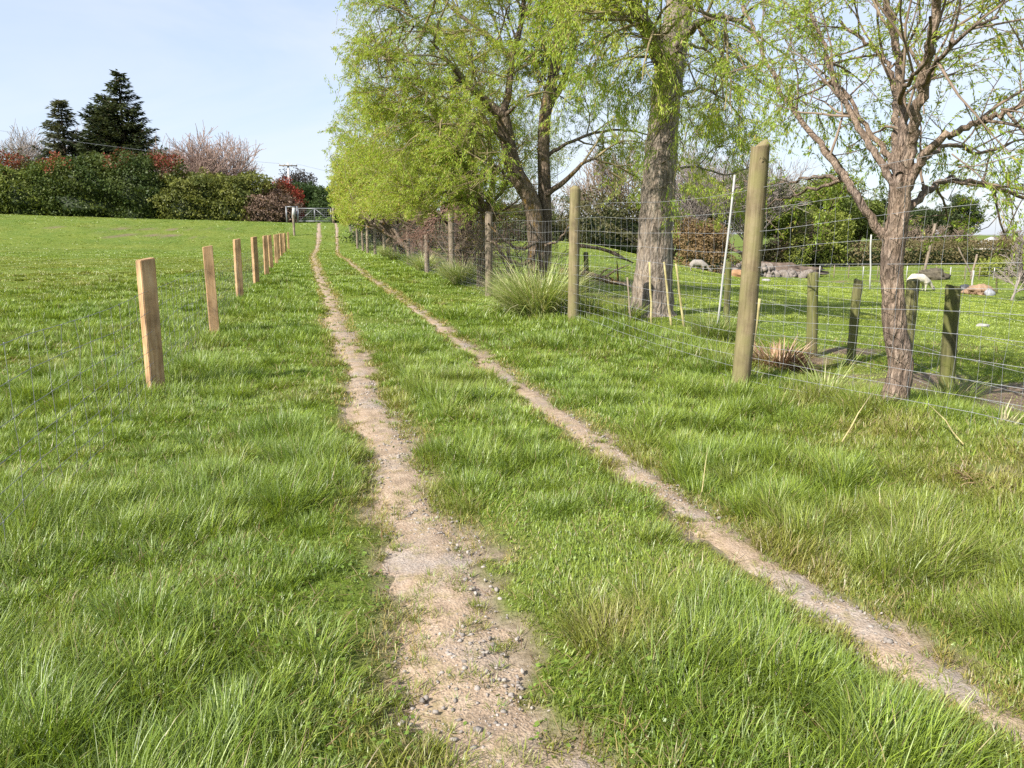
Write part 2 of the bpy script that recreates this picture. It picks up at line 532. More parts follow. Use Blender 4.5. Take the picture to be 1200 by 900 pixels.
# ------------------------------------------------------------------ grass
def blades(b, px, py, pz, h, w, az, th0, th1, col, seg=3):
    """arched blades: th0 tilt at the root, th1 extra tilt gained to the tip"""
    n = len(px)
    t = (np.arange(seg) + 0.5) / seg
    ang = th0[:, None] + th1[:, None] * t[None, :]
    st = (h / seg)[:, None]
    r = np.concatenate([np.zeros((n, 1)), np.cumsum(np.sin(ang) * st, 1)], 1)
    z = np.concatenate([np.zeros((n, 1)), np.cumsum(np.cos(ang) * st, 1)], 1)
    cx = px[:, None] + r * np.cos(az)[:, None]; cy = py[:, None] + r * np.sin(az)[:, None]; cz = pz[:, None] + z
    wa = az + pi / 2 + RNG.uniform(-0.7, 0.7, n)
    tt = np.arange(seg + 1) / seg
    wt = (w / 2)[:, None] * (1 - tt[None, :] ** 1.6)
    ox = np.cos(wa)[:, None] * wt; oy = np.sin(wa)[:, None] * wt
    V = np.zeros((n, 2 * seg + 1, 3))
    V[:, 0:2 * seg:2, 0] = (cx - ox)[:, :seg]; V[:, 0:2 * seg:2, 1] = (cy - oy)[:, :seg]; V[:, 0:2 * seg:2, 2] = cz[:, :seg]
    V[:, 1:2 * seg:2, 0] = (cx + ox)[:, :seg]; V[:, 1:2 * seg:2, 1] = (cy + oy)[:, :seg]; V[:, 1:2 * seg:2, 2] = cz[:, :seg]
    V[:, 2 * seg, 0] = cx[:, seg]; V[:, 2 * seg, 1] = cy[:, seg]; V[:, 2 * seg, 2] = cz[:, seg]
    base = np.arange(n)[:, None] * (2 * seg + 1)
    qs = [base + np.array([[2 * k, 2 * k + 1, 2 * k + 3, 2 * k + 2]]) for k in range(seg - 1)]
    quads = np.stack(qs, 1).reshape(-1, 4) if qs else None
    tris = (base + np.array([[2 * seg - 2, 2 * seg - 1, 2 * seg]])).reshape(-1, 3)
    b.add(V.reshape(-1, 3), quads, tris, col=np.repeat(col, 2 * seg + 1, 0))


def leaf_quads(A, d, size, wid, col, rng, nrm=None):
    n = len(A)
    d = d / (np.linalg.norm(d, axis=1)[:, None] + 1e-9)
    if nrm is None: nrm = rng.normal(0, 1, (n, 3))
    w = np.cross(d, nrm); w /= np.linalg.norm(w, axis=1)[:, None] + 1e-9
    sz = (size * rng.uniform(0.6, 1.3, n))[:, None]
    V = np.stack([A, A + d * sz * 0.45 + w * sz * wid * 0.5, A + d * sz, A + d * sz * 0.45 - w * sz * wid * 0.5], 1)
    q = np.arange(n)[:, None] * 4 + np.arange(4)[None, :]
    c = col(n, A, rng) if callable(col) else col
    return V.reshape(-1, 3), q, np.repeat(c, 4, 0)


def wedge(n, d0, d1, power):
    """random ground points in the view wedge (with a side margin), density falling as depth**-power"""
    u = RNG.random(n)
    if abs(power - 2) < 1e-6:
        D = d0 * (d1 / d0) ** u
    else:
        e = 2 - power
        D = (d0 ** e + u * (d1 ** e - d0 ** e)) ** (1 / e)
    l = RNG.uniform(-1, 1, n) * (0.69 * D + 1.3)
    return FX * D + RX * l, FY * D + RY * l, D


DRY = [GP(1170, 552)[:2] + (0.45,), GP(905, 430)[:2] + (0.5,), GP(1020, 505)[:2] + (0.35,), GP(640, 350)[:2] + (0.5,), GP(725, 745)[:2] + (.2,), GP(600, 640)[:2] + (.15,)]


def zones(x, y, D):
    """height, keep probability, dryness, lushness at ground points"""
    q = rut_q(x, y)
    hn = fbm(x * 0.9, y * 0.9, 41, 3)
    clump = vnoise(x * 3.3, y * 3.3, 47)
    h = 0.055 + 0.105 * ss((hn - 0.36) / 0.32) * (0.25 + 1.1 * clump)
    mid = (x > 0.4) & (x < 2.1)
    h = np.where(mid, h * 0.88, h)
    h = np.where((x > 2.1) & (x < 4.6), h * 0.92, h)
    fence_l = np.exp(-((x + 1.32) / 0.22) ** 2); fence_r = np.exp(-((x - 4.25) / 0.3) ** 2)
    h = h * (1 + 0.1 * fence_l + 0.15 * fence_r)
    field = ss((-x - 1.6) / 1.5) * ss((y - 12) / 25)
    h = h * (1 - 0.62 * field)
    past = ss((x - 4.9) / 0.7)
    h = h * (1 - past) + past * (0.022 + 0.022 * hn)
    far = ss((y - 14) / 30) * (np.abs(x - 1.3) < 2.6)
    h = h * (1 - 0.4 * far)
    sidew = np.clip((q - 0.8) / 2.0, 0, 1)
    h = h * (0.30 + 0.70 * sidew ** 1.1)
    keep = 0.03 + 0.97 * ss((q - 0.62) / 0.5)
    patch = ss((fbm(x * 3.1, y * 3.1, 93, 2) - 0.55) / 0.12)
    keep = np.maximum(keep, (0.25 + 0.3 * ss((y - 8) / 18)) * patch * (q < 1.2))
    keep = np.maximum(keep, 0.16 * ss((y - 7) / 15))
    keep = keep * (1 - 0.93 * bare(x, y))
    dry = 0.9 * (1 - ss((q - 0.9) / 1.1)) + 0.32 * ss((fbm(x * 0.7 + 9, y * 0.7, 61, 3) - 0.60) / 0.14)
    dry = dry + 0.55 * ss((fbm(x * 0.10, y * 0.22, 151, 3) - 0.50) / 0.14) * (x < -1.5) * ss((y - 14) / 20)
    for (cx, cy, r) in DRY:
        dry = np.maximum(dry, 1.1 * np.exp(-((x - cx) ** 2 + (y - cy) ** 2) / r ** 2))
    lush = fbm(x * 0.55, y * 0.55, 71, 3) + 0.25 * ss((x - 2.2) / 0.8)
    return h, keep, np.clip(dry, 0, 1), lush, past, q


def grass_colour(n, dry, lush, past, y):
    c0 = np.array([0.150, 0.235, 0.024]); c1 = np.array([0.270, 0.350, 0.044]); c2 = np.array([0.215, 0.295, 0.085])
    t = np.clip(lush + RNG.normal(0, 0.18, n), 0, 1)[:, None]
    c = c0 * (1 - t) + c1 * t
    k = (RNG.random(n) < 0.22)[:, None]
    c = np.where(k, c2, c)
    olive = np.array([0.29, 0.26, 0.06]); straw = np.array([0.42, 0.34, 0.17])
    c = c * (1 - 0.75 * dry[:, None]) + olive * 0.75 * dry[:, None]
    s = RNG.random(n) < (0.03 + 0.16 * dry) * (1 - past) * (1 - ss((y - 10) / 30))
    c = np.where(s[:, None], straw * RNG.uniform(0.6, 1.1, (n, 1)), c)
    c = c * RNG.uniform(0.62, 1.3, (n, 1))
    c = c * (1 + past[:, None] * np.array([0.25, 0.14, 0.1]))
    return c


gb = Buf()
# carpet
for (n, d0, d1, power, seg) in ((520000, 1.5, 9.5, 1.15, 3), (330000, 9.5, 26, 2, 2), (420000, 26, 95, 2, 1)):
    x, y, D = wedge(n, d0, d1, power)
    h, keep, dry, lush, past, q = zones(x, y, D)
    ok = RNG.random(n) < keep
    ok &= ~((y > 80.5) & (x > -3) & (x < 6))
    x, y, D, h, dry, lush, past, q = (a[ok] for a in (x, y, D, h, dry, lush, past, q))
    n = len(x)
    hh = h * RNG.uniform(0.45, 1.15, n)
    flow = 2 * pi * fbm(x * 0.8, y * 0.8, 83, 2) * 1.6 + 0.4
    az = np.where(RNG.random(n) < 0.55, flow + RNG.normal(0, 0.6, n), RNG.uniform(0, 2 * pi, n))
    th0 = np.abs(RNG.normal(0.25, 0.28, n)); th1 = np.abs(RNG.normal(0.85, 0.5, n))
    wd = np.maximum(0.0042, 0.00095 * D) * RNG.uniform(0.7, 1.3, n)
    if d0 > 9: hh = hh * 1.05
    if d0 > 25:
        wd = 0.0016 * D * RNG.uniform(0.7, 1.3, n); hh = np.maximum(hh, 0.03)
    blades(gb, x, y, ground_z(x, y) - 0.006, hh, wd, az, th0, th1, grass_colour(n, dry, lush, past, y), seg)
# tufts: blades radiating from common roots
for (nt_, per, d0, d1, power, seg, r0_, r1_, hm0, hm1) in ((2600, 85, 1.5, 9.5, 1.0, 3, .03, .09, .8, 1.5), (3600, 45, 9.5, 28, 1.7, 2, .04, .11, .85, 1.6),
                                                         (950, 300, 1.5, 9.5, 1.0, 4, .08, .20, 1.25, 2.1), (1700, 120, 9.5, 30, 1.6, 3, .10, .22, 1.2, 2.1)):
    x, y, D = wedge(nt_, d0, d1, power)
    h, keep, dry, lush, past, q = zones(x, y, D)
    ok = (RNG.random(nt_) < keep) & (q > np.where(RNG.random(nt_) < .5, 0.75, 1.15)) & (past < 0.5) & (h > 0.05)
    x, y, D, h, dry, lush, past = (a[ok] for a in (x, y, D, h, dry, lush, past))
    m = len(x)
    tr = RNG.uniform(r0_, r1_, m); th_ = np.clip(h * RNG.uniform(hm0, hm1, m), .045, .25); tl = np.clip(lush + RNG.normal(0, 0.35, m), 0, 1)
    td = np.clip(dry + (RNG.random(m) < 0.14) * RNG.random(m) * .6, 0, 1)
    lean = RNG.uniform(0, 2 * pi, m)
    id_ = np.repeat(np.arange(m), per); n = len(id_)
    a = RNG.uniform(0, 2 * pi, n); rr = np.sqrt(RNG.random(n))
    bx = x[id_] + np.cos(a) * rr * tr[id_]; by = y[id_] + np.sin(a) * rr * tr[id_]
    keepb = rut_q(bx, by) > 0.55
    az = np.where(RNG.random(n) < 0.7, a + RNG.normal(0, 0.4, n), lean[id_] + RNG.normal(0, 0.4, n))
    th0 = 0.08 + 0.6 * rr * RNG.random(n); th1 = np.abs(RNG.normal(0.85, 0.4, n))
    hh = th_[id_] * RNG.uniform(0.5, 1.1, n)
    wd = np.maximum(0.0042, 0.00095 * D[id_]) * RNG.uniform(0.7, 1.3, n)
    c = grass_colour(n, td[id_], tl[id_], past[id_], by)
    k = keepb
    blades(gb, bx[k], by[k], ground_z(bx[k], by[k]) - 0.006, hh[k], wd[k], az[k], th0[k], th1[k], c[k], seg)
# flattened dry thatch and a few broad blades
n = 70000
x, y, D = wedge(n, 1.5, 11, 1.1)
h, keep, dry, lush, past, q = zones(x, y, D)
ok = (RNG.random(n) < .28) & (keep > .6) & (fbm(x * 1.8, y * 1.8, 19, 2) > .40); x, y, D, h = (a[ok] for a in (x, y, D, h)); n = len(x)
col = np.array([0.36, 0.28, 0.14]) * RNG.uniform(.5, 1.2, (n, 1)) * np.array([1, 1, 1])
col = np.where((RNG.random(n) < .35)[:, None], np.array([0.20, 0.12, 0.06]) * RNG.uniform(.6, 1.3, (n, 1)), col)
blades(gb, x, y, ground_z(x, y) + RNG.uniform(0, .03, n), RNG.uniform(.04, .13, n), np.maximum(.004, .0009 * D), RNG.uniform(0, 6.28, n), RNG.uniform(.7, 1.4, n), RNG.uniform(0, .5, n), col, 2)
n = 16000
x, y, D = wedge(n, 1.5, 12, 1.1)
h, keep, dry, lush, past, q = zones(x, y, D)
ok = (RNG.random(n) < keep * (.25 + .75 * (x > 2.2))) & (q > 1.3) & (past < .5); x, y, D, h, dry, lush, past = (a[ok] for a in (x, y, D, h, dry, lush, past)); n = len(x)
blades(gb, x, y, ground_z(x, y), h * RNG.uniform(.7, 1.3, n), RNG.uniform(.007, .013, n), RNG.uniform(0, 6.28, n), RNG.uniform(.1, .7, n), RNG.uniform(.3, 1.4, n), grass_colour(n, dry * .3, np.clip(lush + .3, 0, 1), past, y), 4)
# ochre fringe of short dying grass along the rut edges
m = 60000
k = RNG.integers(0, 2, m); yt = 1.3 * (70 / 1.3) ** RNG.random(m); hwk = np.where(k == 0, rut_half(0, yt), rut_half(1, yt))
xt = np.where(k == 0, rut_centre(0, yt), rut_centre(1, yt)) + np.where(RNG.random(m) < .5, -1, 1) * hwk * np.where(yt > 9, 1.7 * RNG.random(m), 0.55 + 1.5 * RNG.random(m) ** 1.6)
cl_ = fbm(xt * 4.5, yt * 3.5, 131, 3); ok = (cl_ > .44 + .1 * RNG.random(m)) & (RNG.random(m) < np.where(rut_q(xt, yt) > .6, 1, .35 + .65 * ss((yt - 8) / 12))); xt, yt, cl_ = xt[ok], yt[ok], cl_[ok]; m = len(xt); Dm = depth_of(xt, yt)
col = np.array([0.30, 0.26, 0.07]) * (1 - cl_[:, None] * .6) + np.array([0.50, 0.37, 0.13]) * cl_[:, None] * .6
col = np.where((RNG.random(m) < np.where(yt > 10, .2, .4))[:, None], np.array([0.19, 0.26, 0.05]), col) * RNG.uniform(.7, 1.25, (m, 1))
blades(gb, xt, yt, ground_z(xt, yt) + 0.004, RNG.uniform(.02, .065, m), np.maximum(.0035, .00095 * Dm), RNG.uniform(0, 6.28, m), RNG.uniform(.1, 1.0, m), RNG.uniform(.2, 1.0, m), col, 2)
# clover and other small broad leaves low in the sward
m = 22000
x, y, D = wedge(m, 1.5, 10, 1.2)
h, keep, dry, lush, past, q = zones(x, y, D)
ok = (RNG.random(m) < keep) & (fbm(x * 1.5, y * 1.5, 141, 3) > .52) & (past < .5); x, y, h, lush = (a[ok] for a in (x, y, h, lush)); m = len(x)
A = np.stack([x, y, ground_z(x, y) + h * RNG.uniform(.15, .75, m)], -1); dd = RNG.normal(0, 1, (m, 3)); dd[:, 2] *= .25
nn = RNG.normal(0, .35, (m, 3)); nn[:, 2] += 1
v_, q_, c_ = leaf_quads(A, dd, .019, .85, (np.array([0.13, 0.22, 0.04]) + lush[:, None] * np.array([.08, .08, .0])) * RNG.uniform(.75, 1.25, (m, 1)), RNG, nn)
gb.add(v_, q_, col=c_)
# small starved tufts in the ruts
m = 1500
k = RNG.integers(0, 2, m); yt = 1.3 * (30 / 1.3) ** RNG.random(m); xt = np.where(k == 0, rut_centre(0, yt), rut_centre(1, yt)) + RNG.uniform(-1.2, 1.2, m) * np.where(k == 0, .235, .165)
ok = fbm(xt * 3, yt * 2.2, 97, 2) > 0.47; xt, yt = xt[ok], yt[ok]; m = len(xt); per = 26
id_ = np.repeat(np.arange(m), per); n = len(id_); a = RNG.uniform(0, 2 * pi, n); rr = np.sqrt(RNG.random(n)) * RNG.uniform(.012, .05, m)[id_]
bx = xt[id_] + np.cos(a) * rr; by = yt[id_] + np.sin(a) * rr
Dm = depth_of(bx, by)
blades(gb, bx, by, terrain(bx, by) - 0.02, RNG.uniform(.015, .05, n), np.maximum(.003, .0009 * Dm), a, RNG.uniform(.1, .9, n), RNG.uniform(.2, .9, n), grass_colour(n, np.clip(RNG.normal(.55, .25, m), 0, 1)[id_], RNG.random(m)[id_], 0 * bx, by * 0), 2)
grass = gb.build('grass', M_GRASS, colour=True)
setp(grass, 'uneven tufted green pasture grass covering the ground on both sides of the wheel ruts', 'grass', kind='stuff')
del gb

# ------------------------------------------------------------------ gravel in the ruts
gv = Buf()
sv, sf = ICO[1]
n = 17000
k = (RNG.random(n) < 0.4).astype(int)
yy = 1.2 + (RNG.random(n) ** 1.6) * 12
cc = np.where(k == 0, rut_centre(0, yy), rut_centre(1, yy)); hw = np.where(k == 0, rut_half(0, yy), rut_half(1, yy))
xx = cc + np.clip(RNG.normal(0.15, 0.6, n), -1.2, 1.25) * hw
ok = fbm(xx * 2.6, yy * 1.6, 57, 3) > 0.40 + .2 * RNG.random(n)
xx, yy = xx[ok], yy[ok]; n = len(xx)
s = 0.0022 + 0.010 * RNG.random(n) ** 6
zz = terrain(xx, yy) - 0.014
sc = s[:, None] * RNG.uniform(0.6, 1.3, (n, 3)); sc[:, 2] *= 0.7
jit = 1 + 0.8 * (RNG.random((n, len(sv), 1)) - 0.5)
V = sv[None] * jit * sc[:, None, :] + np.stack([xx, yy, zz], -1)[:, None, :]
Fc = (sf[None] + (np.arange(n) * len(sv))[:, None, None]).reshape(-1, 3)
tone = RNG.uniform(0.17, 0.38, (n, 1)) * np.array([1.0, 0.88, 0.77])
gv.add(V.reshape(-1, 3), None, Fc, col=np.repeat(tone, len(sv), 0))
mg, tg, og = nt('gravel_stone')
va = N(tg, 'ShaderNodeVertexColor', layer_name='col')
bsdf(tg, og, va.outputs[0], 0.9, 0.2)
setp(gv.build('gravel', mg, colour=True), 'small grey and tan stones scattered along the worn wheel ruts', 'gravel', kind='stuff')


# ------------------------------------------------------------------ trees
def vadd(a, b, s=1.0): return (a[0] + b[0] * s, a[1] + b[1] * s, a[2] + b[2] * s)
def vnorm(a):
    l = sqrt(a[0] ** 2 + a[1] ** 2 + a[2] ** 2) + 1e-9
    return (a[0] / l, a[1] / l, a[2] / l)


class Tree:
    def __init__(s, seed, par):
        s.r = random.Random(seed); s.par = par; s.limbs = []; s.br = []; s.tw = []

    def rnd(s):
        g = s.r.gauss
        return (g(0, 1), g(0, 1), g(0, 1))

    def grow(s, p, d, L, r, lev):
        pr = s.par
        st = pr['seg'][lev]; n = max(3, int(L / st))
        pts = [p]; rad = [r]; fl = pr.get('floor', 0.4) + s.r.random() * 0.9
        tro = pr['trop'][lev]; wob = pr['wob'][lev]; bias = pr['bias']
        for k in range(n):
            g = s.rnd(); t = (k + 1) / n
            tr = tro if not isinstance(tro, tuple) else tro[0] * (1 - t) + tro[1] * t
            d = vnorm((d[0] + wob * g[0] + bias[0] * 0.04, d[1] + wob * g[1] + bias[1] * 0.04, d[2] + wob * g[2] + tr))
            p = vadd(p, d, L / n)
            if p[2] < fl: d = vnorm((d[0] * .5 + .3 * g[0], d[1] * .5 + .3 * g[1], 0.25)); p = (p[0], p[1], p[2] + 0.05)
            pts.append(p); rad.append(max(r * (1 - pr['tap'] * t), pr['rmin']))
        (s.limbs if lev <= pr['limblev'] else s.br).append((pts, rad, lev))
        s.children(pts, rad, L, lev)
        return pts

    def children(s, pts, rad, L, lev, t0=None, nch=None):
        pr = s.par
        if lev >= pr['max']:
            s.tw.append(pts); return
        if lev >= pr['max'] - 1 and pr.get('leafy2'): s.tw.append(pts[len(pts) // 3:])
        nc = nch if nch is not None else max(2, int(pr['n'][lev] * (L / pr['len'][lev]) * s.r.uniform(0.8, 1.2)))
        a0 = s.r.uniform(0, 6.28)
        for c in range(nc):
            t = (t0 if t0 is not None else pr['t0'][lev]); t = t + (1 - t) * (c + s.r.random()) / nc
            f = t * (len(pts) - 1); i = min(int(f), len(pts) - 2); u = f - i
            q = vadd(pts[i], vadd(pts[i + 1], pts[i], -1), u)
            ax = vnorm(vadd(pts[i + 1], pts[i], -1))
            g = vnorm(s.rnd()); dt = g[0] * ax[0] + g[1] * ax[1] + g[2] * ax[2]
            pp = vnorm(vadd(g, ax, -dt))
            an = radians(s.r.uniform(*pr['ang'][lev]))
            d = vnorm((ax[0] * cos(an) + pp[0] * sin(an) + pr['bias'][0] * 0.35, ax[1] * cos(an) + pp[1] * sin(an) + pr['bias'][1] * 0.35,
                       ax[2] * cos(an) + pp[2] * sin(an) + pr['up'][lev]))
            LL = pr['len'][lev + 1] * s.r.uniform(0.6, 1.25) * (1.15 - 0.45 * t)
            s.grow(q, d, LL, min(rad[i] * 0.62, pr['rad'][lev + 1]), lev + 1)

    def prune(s, loc, f, limbs=True):
        k = [i for i, t in enumerate(s.tw) if f(*(t[-1][c] + loc[c] for c in range(3)))]
        s.tw = [s.tw[i] for i in k]
        s.br = [b for b in s.br if f(*(b[0][-1][c] + loc[c] for c in range(3)))]
        if not limbs: return
        out = []
        for pts, rad, lev in s.limbs:
            if lev >= 1:
                m = len(pts)
                for i, p in enumerate(pts):
                    if p[2] > 2 and not f(p[0] + loc[0] - 0.25, p[1] + loc[1], p[2] + loc[2]): m = i; break
                if m < len(pts):
                    if m < 3: continue
                    pts = pts[:m]; rad = [r * (1 - 0.85 * (i / (m - 1)) ** 2) for i, r in enumerate(rad[:m])]
            out.append((pts, rad, lev))
        s.limbs = out

    def leaves(s, per_m, size, col, rng, wid=0.22, droop=0.35, spread=0.03, keep=None):
        A = []; T = []
        for pts in s.tw:
            a = np.array(pts); L = np.linalg.norm(np.diff(a, axis=0), axis=1).sum()
            m = max(3, int(L * per_m))
            f = (0.12 + 0.88 * rng.random(m)) * (len(a) - 1); i = np.minimum(f.astype(int), len(a) - 2)
            A.append(a[i] + (a[i + 1] - a[i]) * (f - i)[:, None]); T.append(a[i + 1] - a[i])
        A = np.concatenate(A); T = np.concatenate(T); n = len(A)
        T /= np.linalg.norm(T, axis=1)[:, None] + 1e-9
        A = A + rng.normal(0, spread, (n, 3))
        d = 0.9 * T + rng.normal(0, 0.5, (n, 3)); d[:, 2] -= droop
        return leaf_quads(A, d, size, wid, col, rng)


def willow_col(warm=0.0, dark=0.0):
    def f(n, A, rng):
        a = np.array([0.26, 0.37, 0.045]); bcol = np.array([0.42, 0.48, 0.075]); tip = np.array([0.45, 0.37, 0.12])
        t = np.clip(vnoise(A[:, 0] * 0.9 + A[:, 2] * .6, A[:, 1] * 0.9 - A[:, 2] * 0.4, 5) + rng.normal(0, 0.2, n), 0, 1)[:, None]
        c = a * (1 - t) + bcol * t
        k = rng.random(n) < (0.06 + warm)
        c = np.where(k[:, None], tip, c)
        return c * rng.uniform(0.8, 1.2, (n, 1)) * (1 - dark)
    return f


SIDES = {0: 12, 1: 8, 2: 5, 3: 4, 4: 3, 5: 3}


def build_tree(name, loc, T, label, cat, group, mbark, mtwig, leaf=None, mleaf=None, trunk_name='trunk'):
    """T is in world coordinates relative to loc"""
    root = empty(name, loc, label, cat, group)
    b = Buf()
    for pts, rad, lev in T.limbs: add_tube(b, pts, rad, SIDES[lev], wob=0.12 if lev == 0 else 0.06)
    b.build(trunk_name, mbark, root, smooth=True)
    if T.br:
        b = Buf()
        for pts, rad, lev in T.br: add_tube(b, pts, rad, SIDES[lev])
        b.build('branches', mtwig, root, smooth=True)
    if leaf is not None:
        b = Buf(); b.add(leaf[0], leaf[1], col=leaf[2])
        b.build('crown', mleaf, root, colour=True)
    return root


def smooth_path(pts, n=5):
    """Catmull-Rom through points"""
    p = np.array(pts, float)
    e = np.vstack([2 * p[0] - p[1], p, 2 * p[-1] - p[-2]])
    out = []
    for i in range(1, len(e) - 2):
        for t in np.arange(n) / n:
            out.append(0.5 * ((2 * e[i]) + (-e[i - 1] + e[i + 1]) * t + (2 * e[i - 1] - 5 * e[i] + 4 * e[i + 1] - e[i + 2]) * t * t
                              + (-e[i - 1] + 3 * e[i] - 3 * e[i + 1] + e[i + 2]) * t ** 3))
    out.append(e[-2])
    return np.array(out)


def limb(T, base, D, pix, r0, r1, lev=0, nch=None, t0=0.2, level_for_children=1, flare=None, dense=5):
    """explicit limb: pix = [(px, py, depth offset)], in world metres relative to base"""
    w = [np.array(P(a, c, D + o)) - np.array(base) for a, c, o in pix]
    pts = smooth_path(w, dense)
    n = len(pts); t = np.linspace(0, 1, n)
    rad = r0 + (r1 - r0) * t ** 0.85
    if flare: rad = rad + flare * np.exp(-t * 12)
    g = np.random.default_rng(len(pts) + int(pix[-1][0]))
    if lev > 0: pts[1:-1] += g.normal(0, 0.010, (n - 2, 3))
    T.limbs.append(([tuple(q) for q in pts], list(rad), lev))
    if nch:
        L = np.linalg.norm(np.diff(pts, axis=0), axis=1).sum()
        T.children([tuple(q) for q in pts], list(rad), L, level_for_children, t0, nch)
    return pts


WILLOW = dict(seg=[0.4, 0.3, 0.22, 0.16, 0.13], trop=[0.02, 0.01, (0.02, -0.05), (0.0, -0.12), (-0.02, -0.2)], wob=[0.08, 0.12, 0.13, 0.12, 0.1],
              tap=0.72, rmin=0.0025, max=4, limblev=1, n=[6, 8, 8, 5, 0], t0=[0.5, 0.25, 0.2, 0.15, 0], ang=[(25, 55), (35, 65), (30, 65), (25, 60), (0, 0)],
              up=[0.1, 0.1, 0.05, -0.05, 0], len=[2.5, 4.2, 1.8, 1.0, 0.55], rad=[0.2, 0.09, 0.03, 0.012, 0.004], bias=(0, 0, 0), leafy2=True)


def wp(**kw):
    d = dict(WILLOW); d.update(kw); return d


p0x = GP(866.5, 453)
# --- near young willow standing right of the tall fence post
D1 = depth_of(*GP(1046, 478)[:2]); b1 = GP(1046, 478); b1 = (b1[0], b1[1], b1[2] - 0.05)
T = Tree(3, wp(len=[1.5, 2.2, 1.15, 0.7, 0.42], n=[6, 7, 6, 4, 0], rad=[.1, .05, .012, .005, .0026], rmin=0.0016, floor=0.9, seg=[.3, .2, .15, .11, .1],
               trop=[0, 0.02, (0.03, -0.05), (0, -0.16), (-0.05, -0.25)]))
limb(T, b1, D1, [(1039, 487, 0), (1047, 468, 0), (1055, 440, 0), (1054, 415, 0), (1049, 390, 0), (1047, 350, 0), (1045, 310, 0), (1048, 285, 0), (1053, 250, 0), (1055, 214, 0)], 0.094, 0.074, 0, flare=0.05)
limb(T, b1, D1, [(1055, 232, 0), (1040, 203, .1), (1020, 170, .3), (1000, 138, .6), (975, 88, 1.0), (966, 55, 1.3), (950, 15, 1.7), (944, -30, 1.9)], 0.032, 0.011, 1, 11, .3)
limb(T, b1, D1, [(1052, 225, 0), (1054, 180, .1), (1058, 150, .15), (1056, 100, .3), (1050, 50, .5), (1042, 10, .6), (1036, -60, .8)], 0.042, 0.022, 1, 11, .2)
limb(T, b1, D1, [(1060, 230, 0), (1066, 180, 0), (1073, 140, -.1), (1080, 98, -.2), (1089, 60, -.3), (1096, 10, -.4), (1102, -60, -.6)], 0.047, 0.025, 1, 11, .2)
limb(T, b1, D1, [(1060, 225, 0), (1078, 190, -.1), (1098, 167, -.2), (1122, 154, -.3), (1148, 143, -.4), (1172, 134, -.5), (1204, 121, -.6), (1265, 100, -.8)], 0.034, 0.013, 1, 10, .25)
limb(T, b1, D1, [(1042, 282, 0), (1024, 262, .05), (1003, 226, .1), (985, 200, .35), (962, 170, .9), (930, 130, 1.7), (908, 94, 2.3), (890, 52, 2.8), (870, 5, 3.2)], 0.036, 0.015, 1, 11, .35)
limb(T, b1, D1, [(1060, 246, 0), (1074, 236, .1), (1090, 220, .3), (1112, 212, .5), (1150, 216, .7), (1192, 229, .9), (1235, 240, 1.0)], 0.032, 0.012, 1, 8, .25)
limb(T, b1, D1, [(992, 211, .35), (960, 208, 1.0), (930, 213, 1.8), (898, 217, 2.5), (872, 212, 2.9)], 0.02, 0.008, 2, 5, .3, 2)
limb(T, b1, D1, [(990, 210, .35), (962, 219, .9), (930, 229, 1.8), (905, 238, 2.5), (896, 256, 2.7)], 0.018, 0.006, 2, 4, .3, 2)
limb(T, b1, D1, [(1050, 195, .1), (1052, 140, .5), (1046, 100, .9), (1038, 70, 1.1), (1015, 50, 1.3), (985, 25, 1.4)], 0.032, 0.012, 1, 8, .3)
limb(T, b1, D1, [(1054, 205, 0), (1035, 172, .5), (1008, 140, .9), (992, 110, 1.2), (960, 95, 1.5)], 0.028, 0.01, 1, 7, .3)
limb(T, b1, D1, [(1080, 100, -.2), (1100, 70, -.6), (1130, 40, -.9), (1170, 20, -1.1)], 0.02, 0.008, 1, 7, .2)
limb(T, b1, D1, [(1055, 120, .2), (1062, 100, -.3), (1085, 70, -.8), (1090, 20, -1.2)], 0.02, 0.008, 1, 6, .2)
limb(T, b1, D1, [(1080, 188, -.1), (1110, 172, .4), (1150, 180, .9), (1190, 165, 1.3), (1230, 170, 1.6)], 0.018, 0.007, 1, 7, .3)
DPOST = depth_of(p0x[0], p0x[1])
T.prune(b1, lambda x, y, z: x > 3.95 or depth_of(x, y) > DPOST + .25 or z > 3.1, False)
near_willow = build_tree('willow_tree', b1, T, 'slender young willow with a bent reddish trunk, in front of the low mossy posts', 'willow tree', 'willows along the tall wire fence',
                         M_BARK_NEAR, M_TWIG, T.leaves(120, 0.038, willow_col(0.02), RNG, 0.25, 0.5, 0.01), M_WILLOW)
print('near willow twigs', len(T.tw))

# --- old willow with the massive trunk
D3 = 14.0; b3 = G(764, D3); b3 = (b3[0], b3[1], b3[2] - 0.1)
T = Tree(5, wp(len=[4, 3.4, 1.7, 1.0, 0.6], n=[6, 8, 7, 4, 0], floor=1.0, rad=[.3, .1, .03, .012, .004]))
limb(T, b3, D3, [(762, 378, 0), (763, 362, 0), (765, 330, 0), (767, 290, 0), (770, 240, 0), (773, 200, 0), (777, 150, 0.1), (782, 100, .2), (789, 50, .3), (797, 0, .4), (802, -70, .5)], 0.365, 0.22, 0, flare=0.26, dense=6)
limb(T, b3, D3, [(784, 95, .2), (760, 40, -.6), (735, -10, -1.4), (700, -60, -2)], 0.16, 0.06, 1, 14, .15)
limb(T, b3, D3, [(795, 10, .4), (820, -50, 1.0), (850, -100, 1.8)], 0.16, 0.07, 1, 12, .1)
limb(T, b3, D3, [(790, 60, .3), (815, 30, -.6), (840, 20, -1.4), (870, 25, -2.0)], 0.09, 0.03, 1, 11, .15)
limb(T, b3, D3, [(786, 90, .2), (770, 50, -.9), (760, 25, -1.7), (750, 20, -2.2)], 0.09, 0.03, 1, 11, .15)
limb(T, b3, D3, [(800, -40, .4), (770, -110, .8), (740, -180, 1)], 0.14, 0.05, 1, 10, .1)
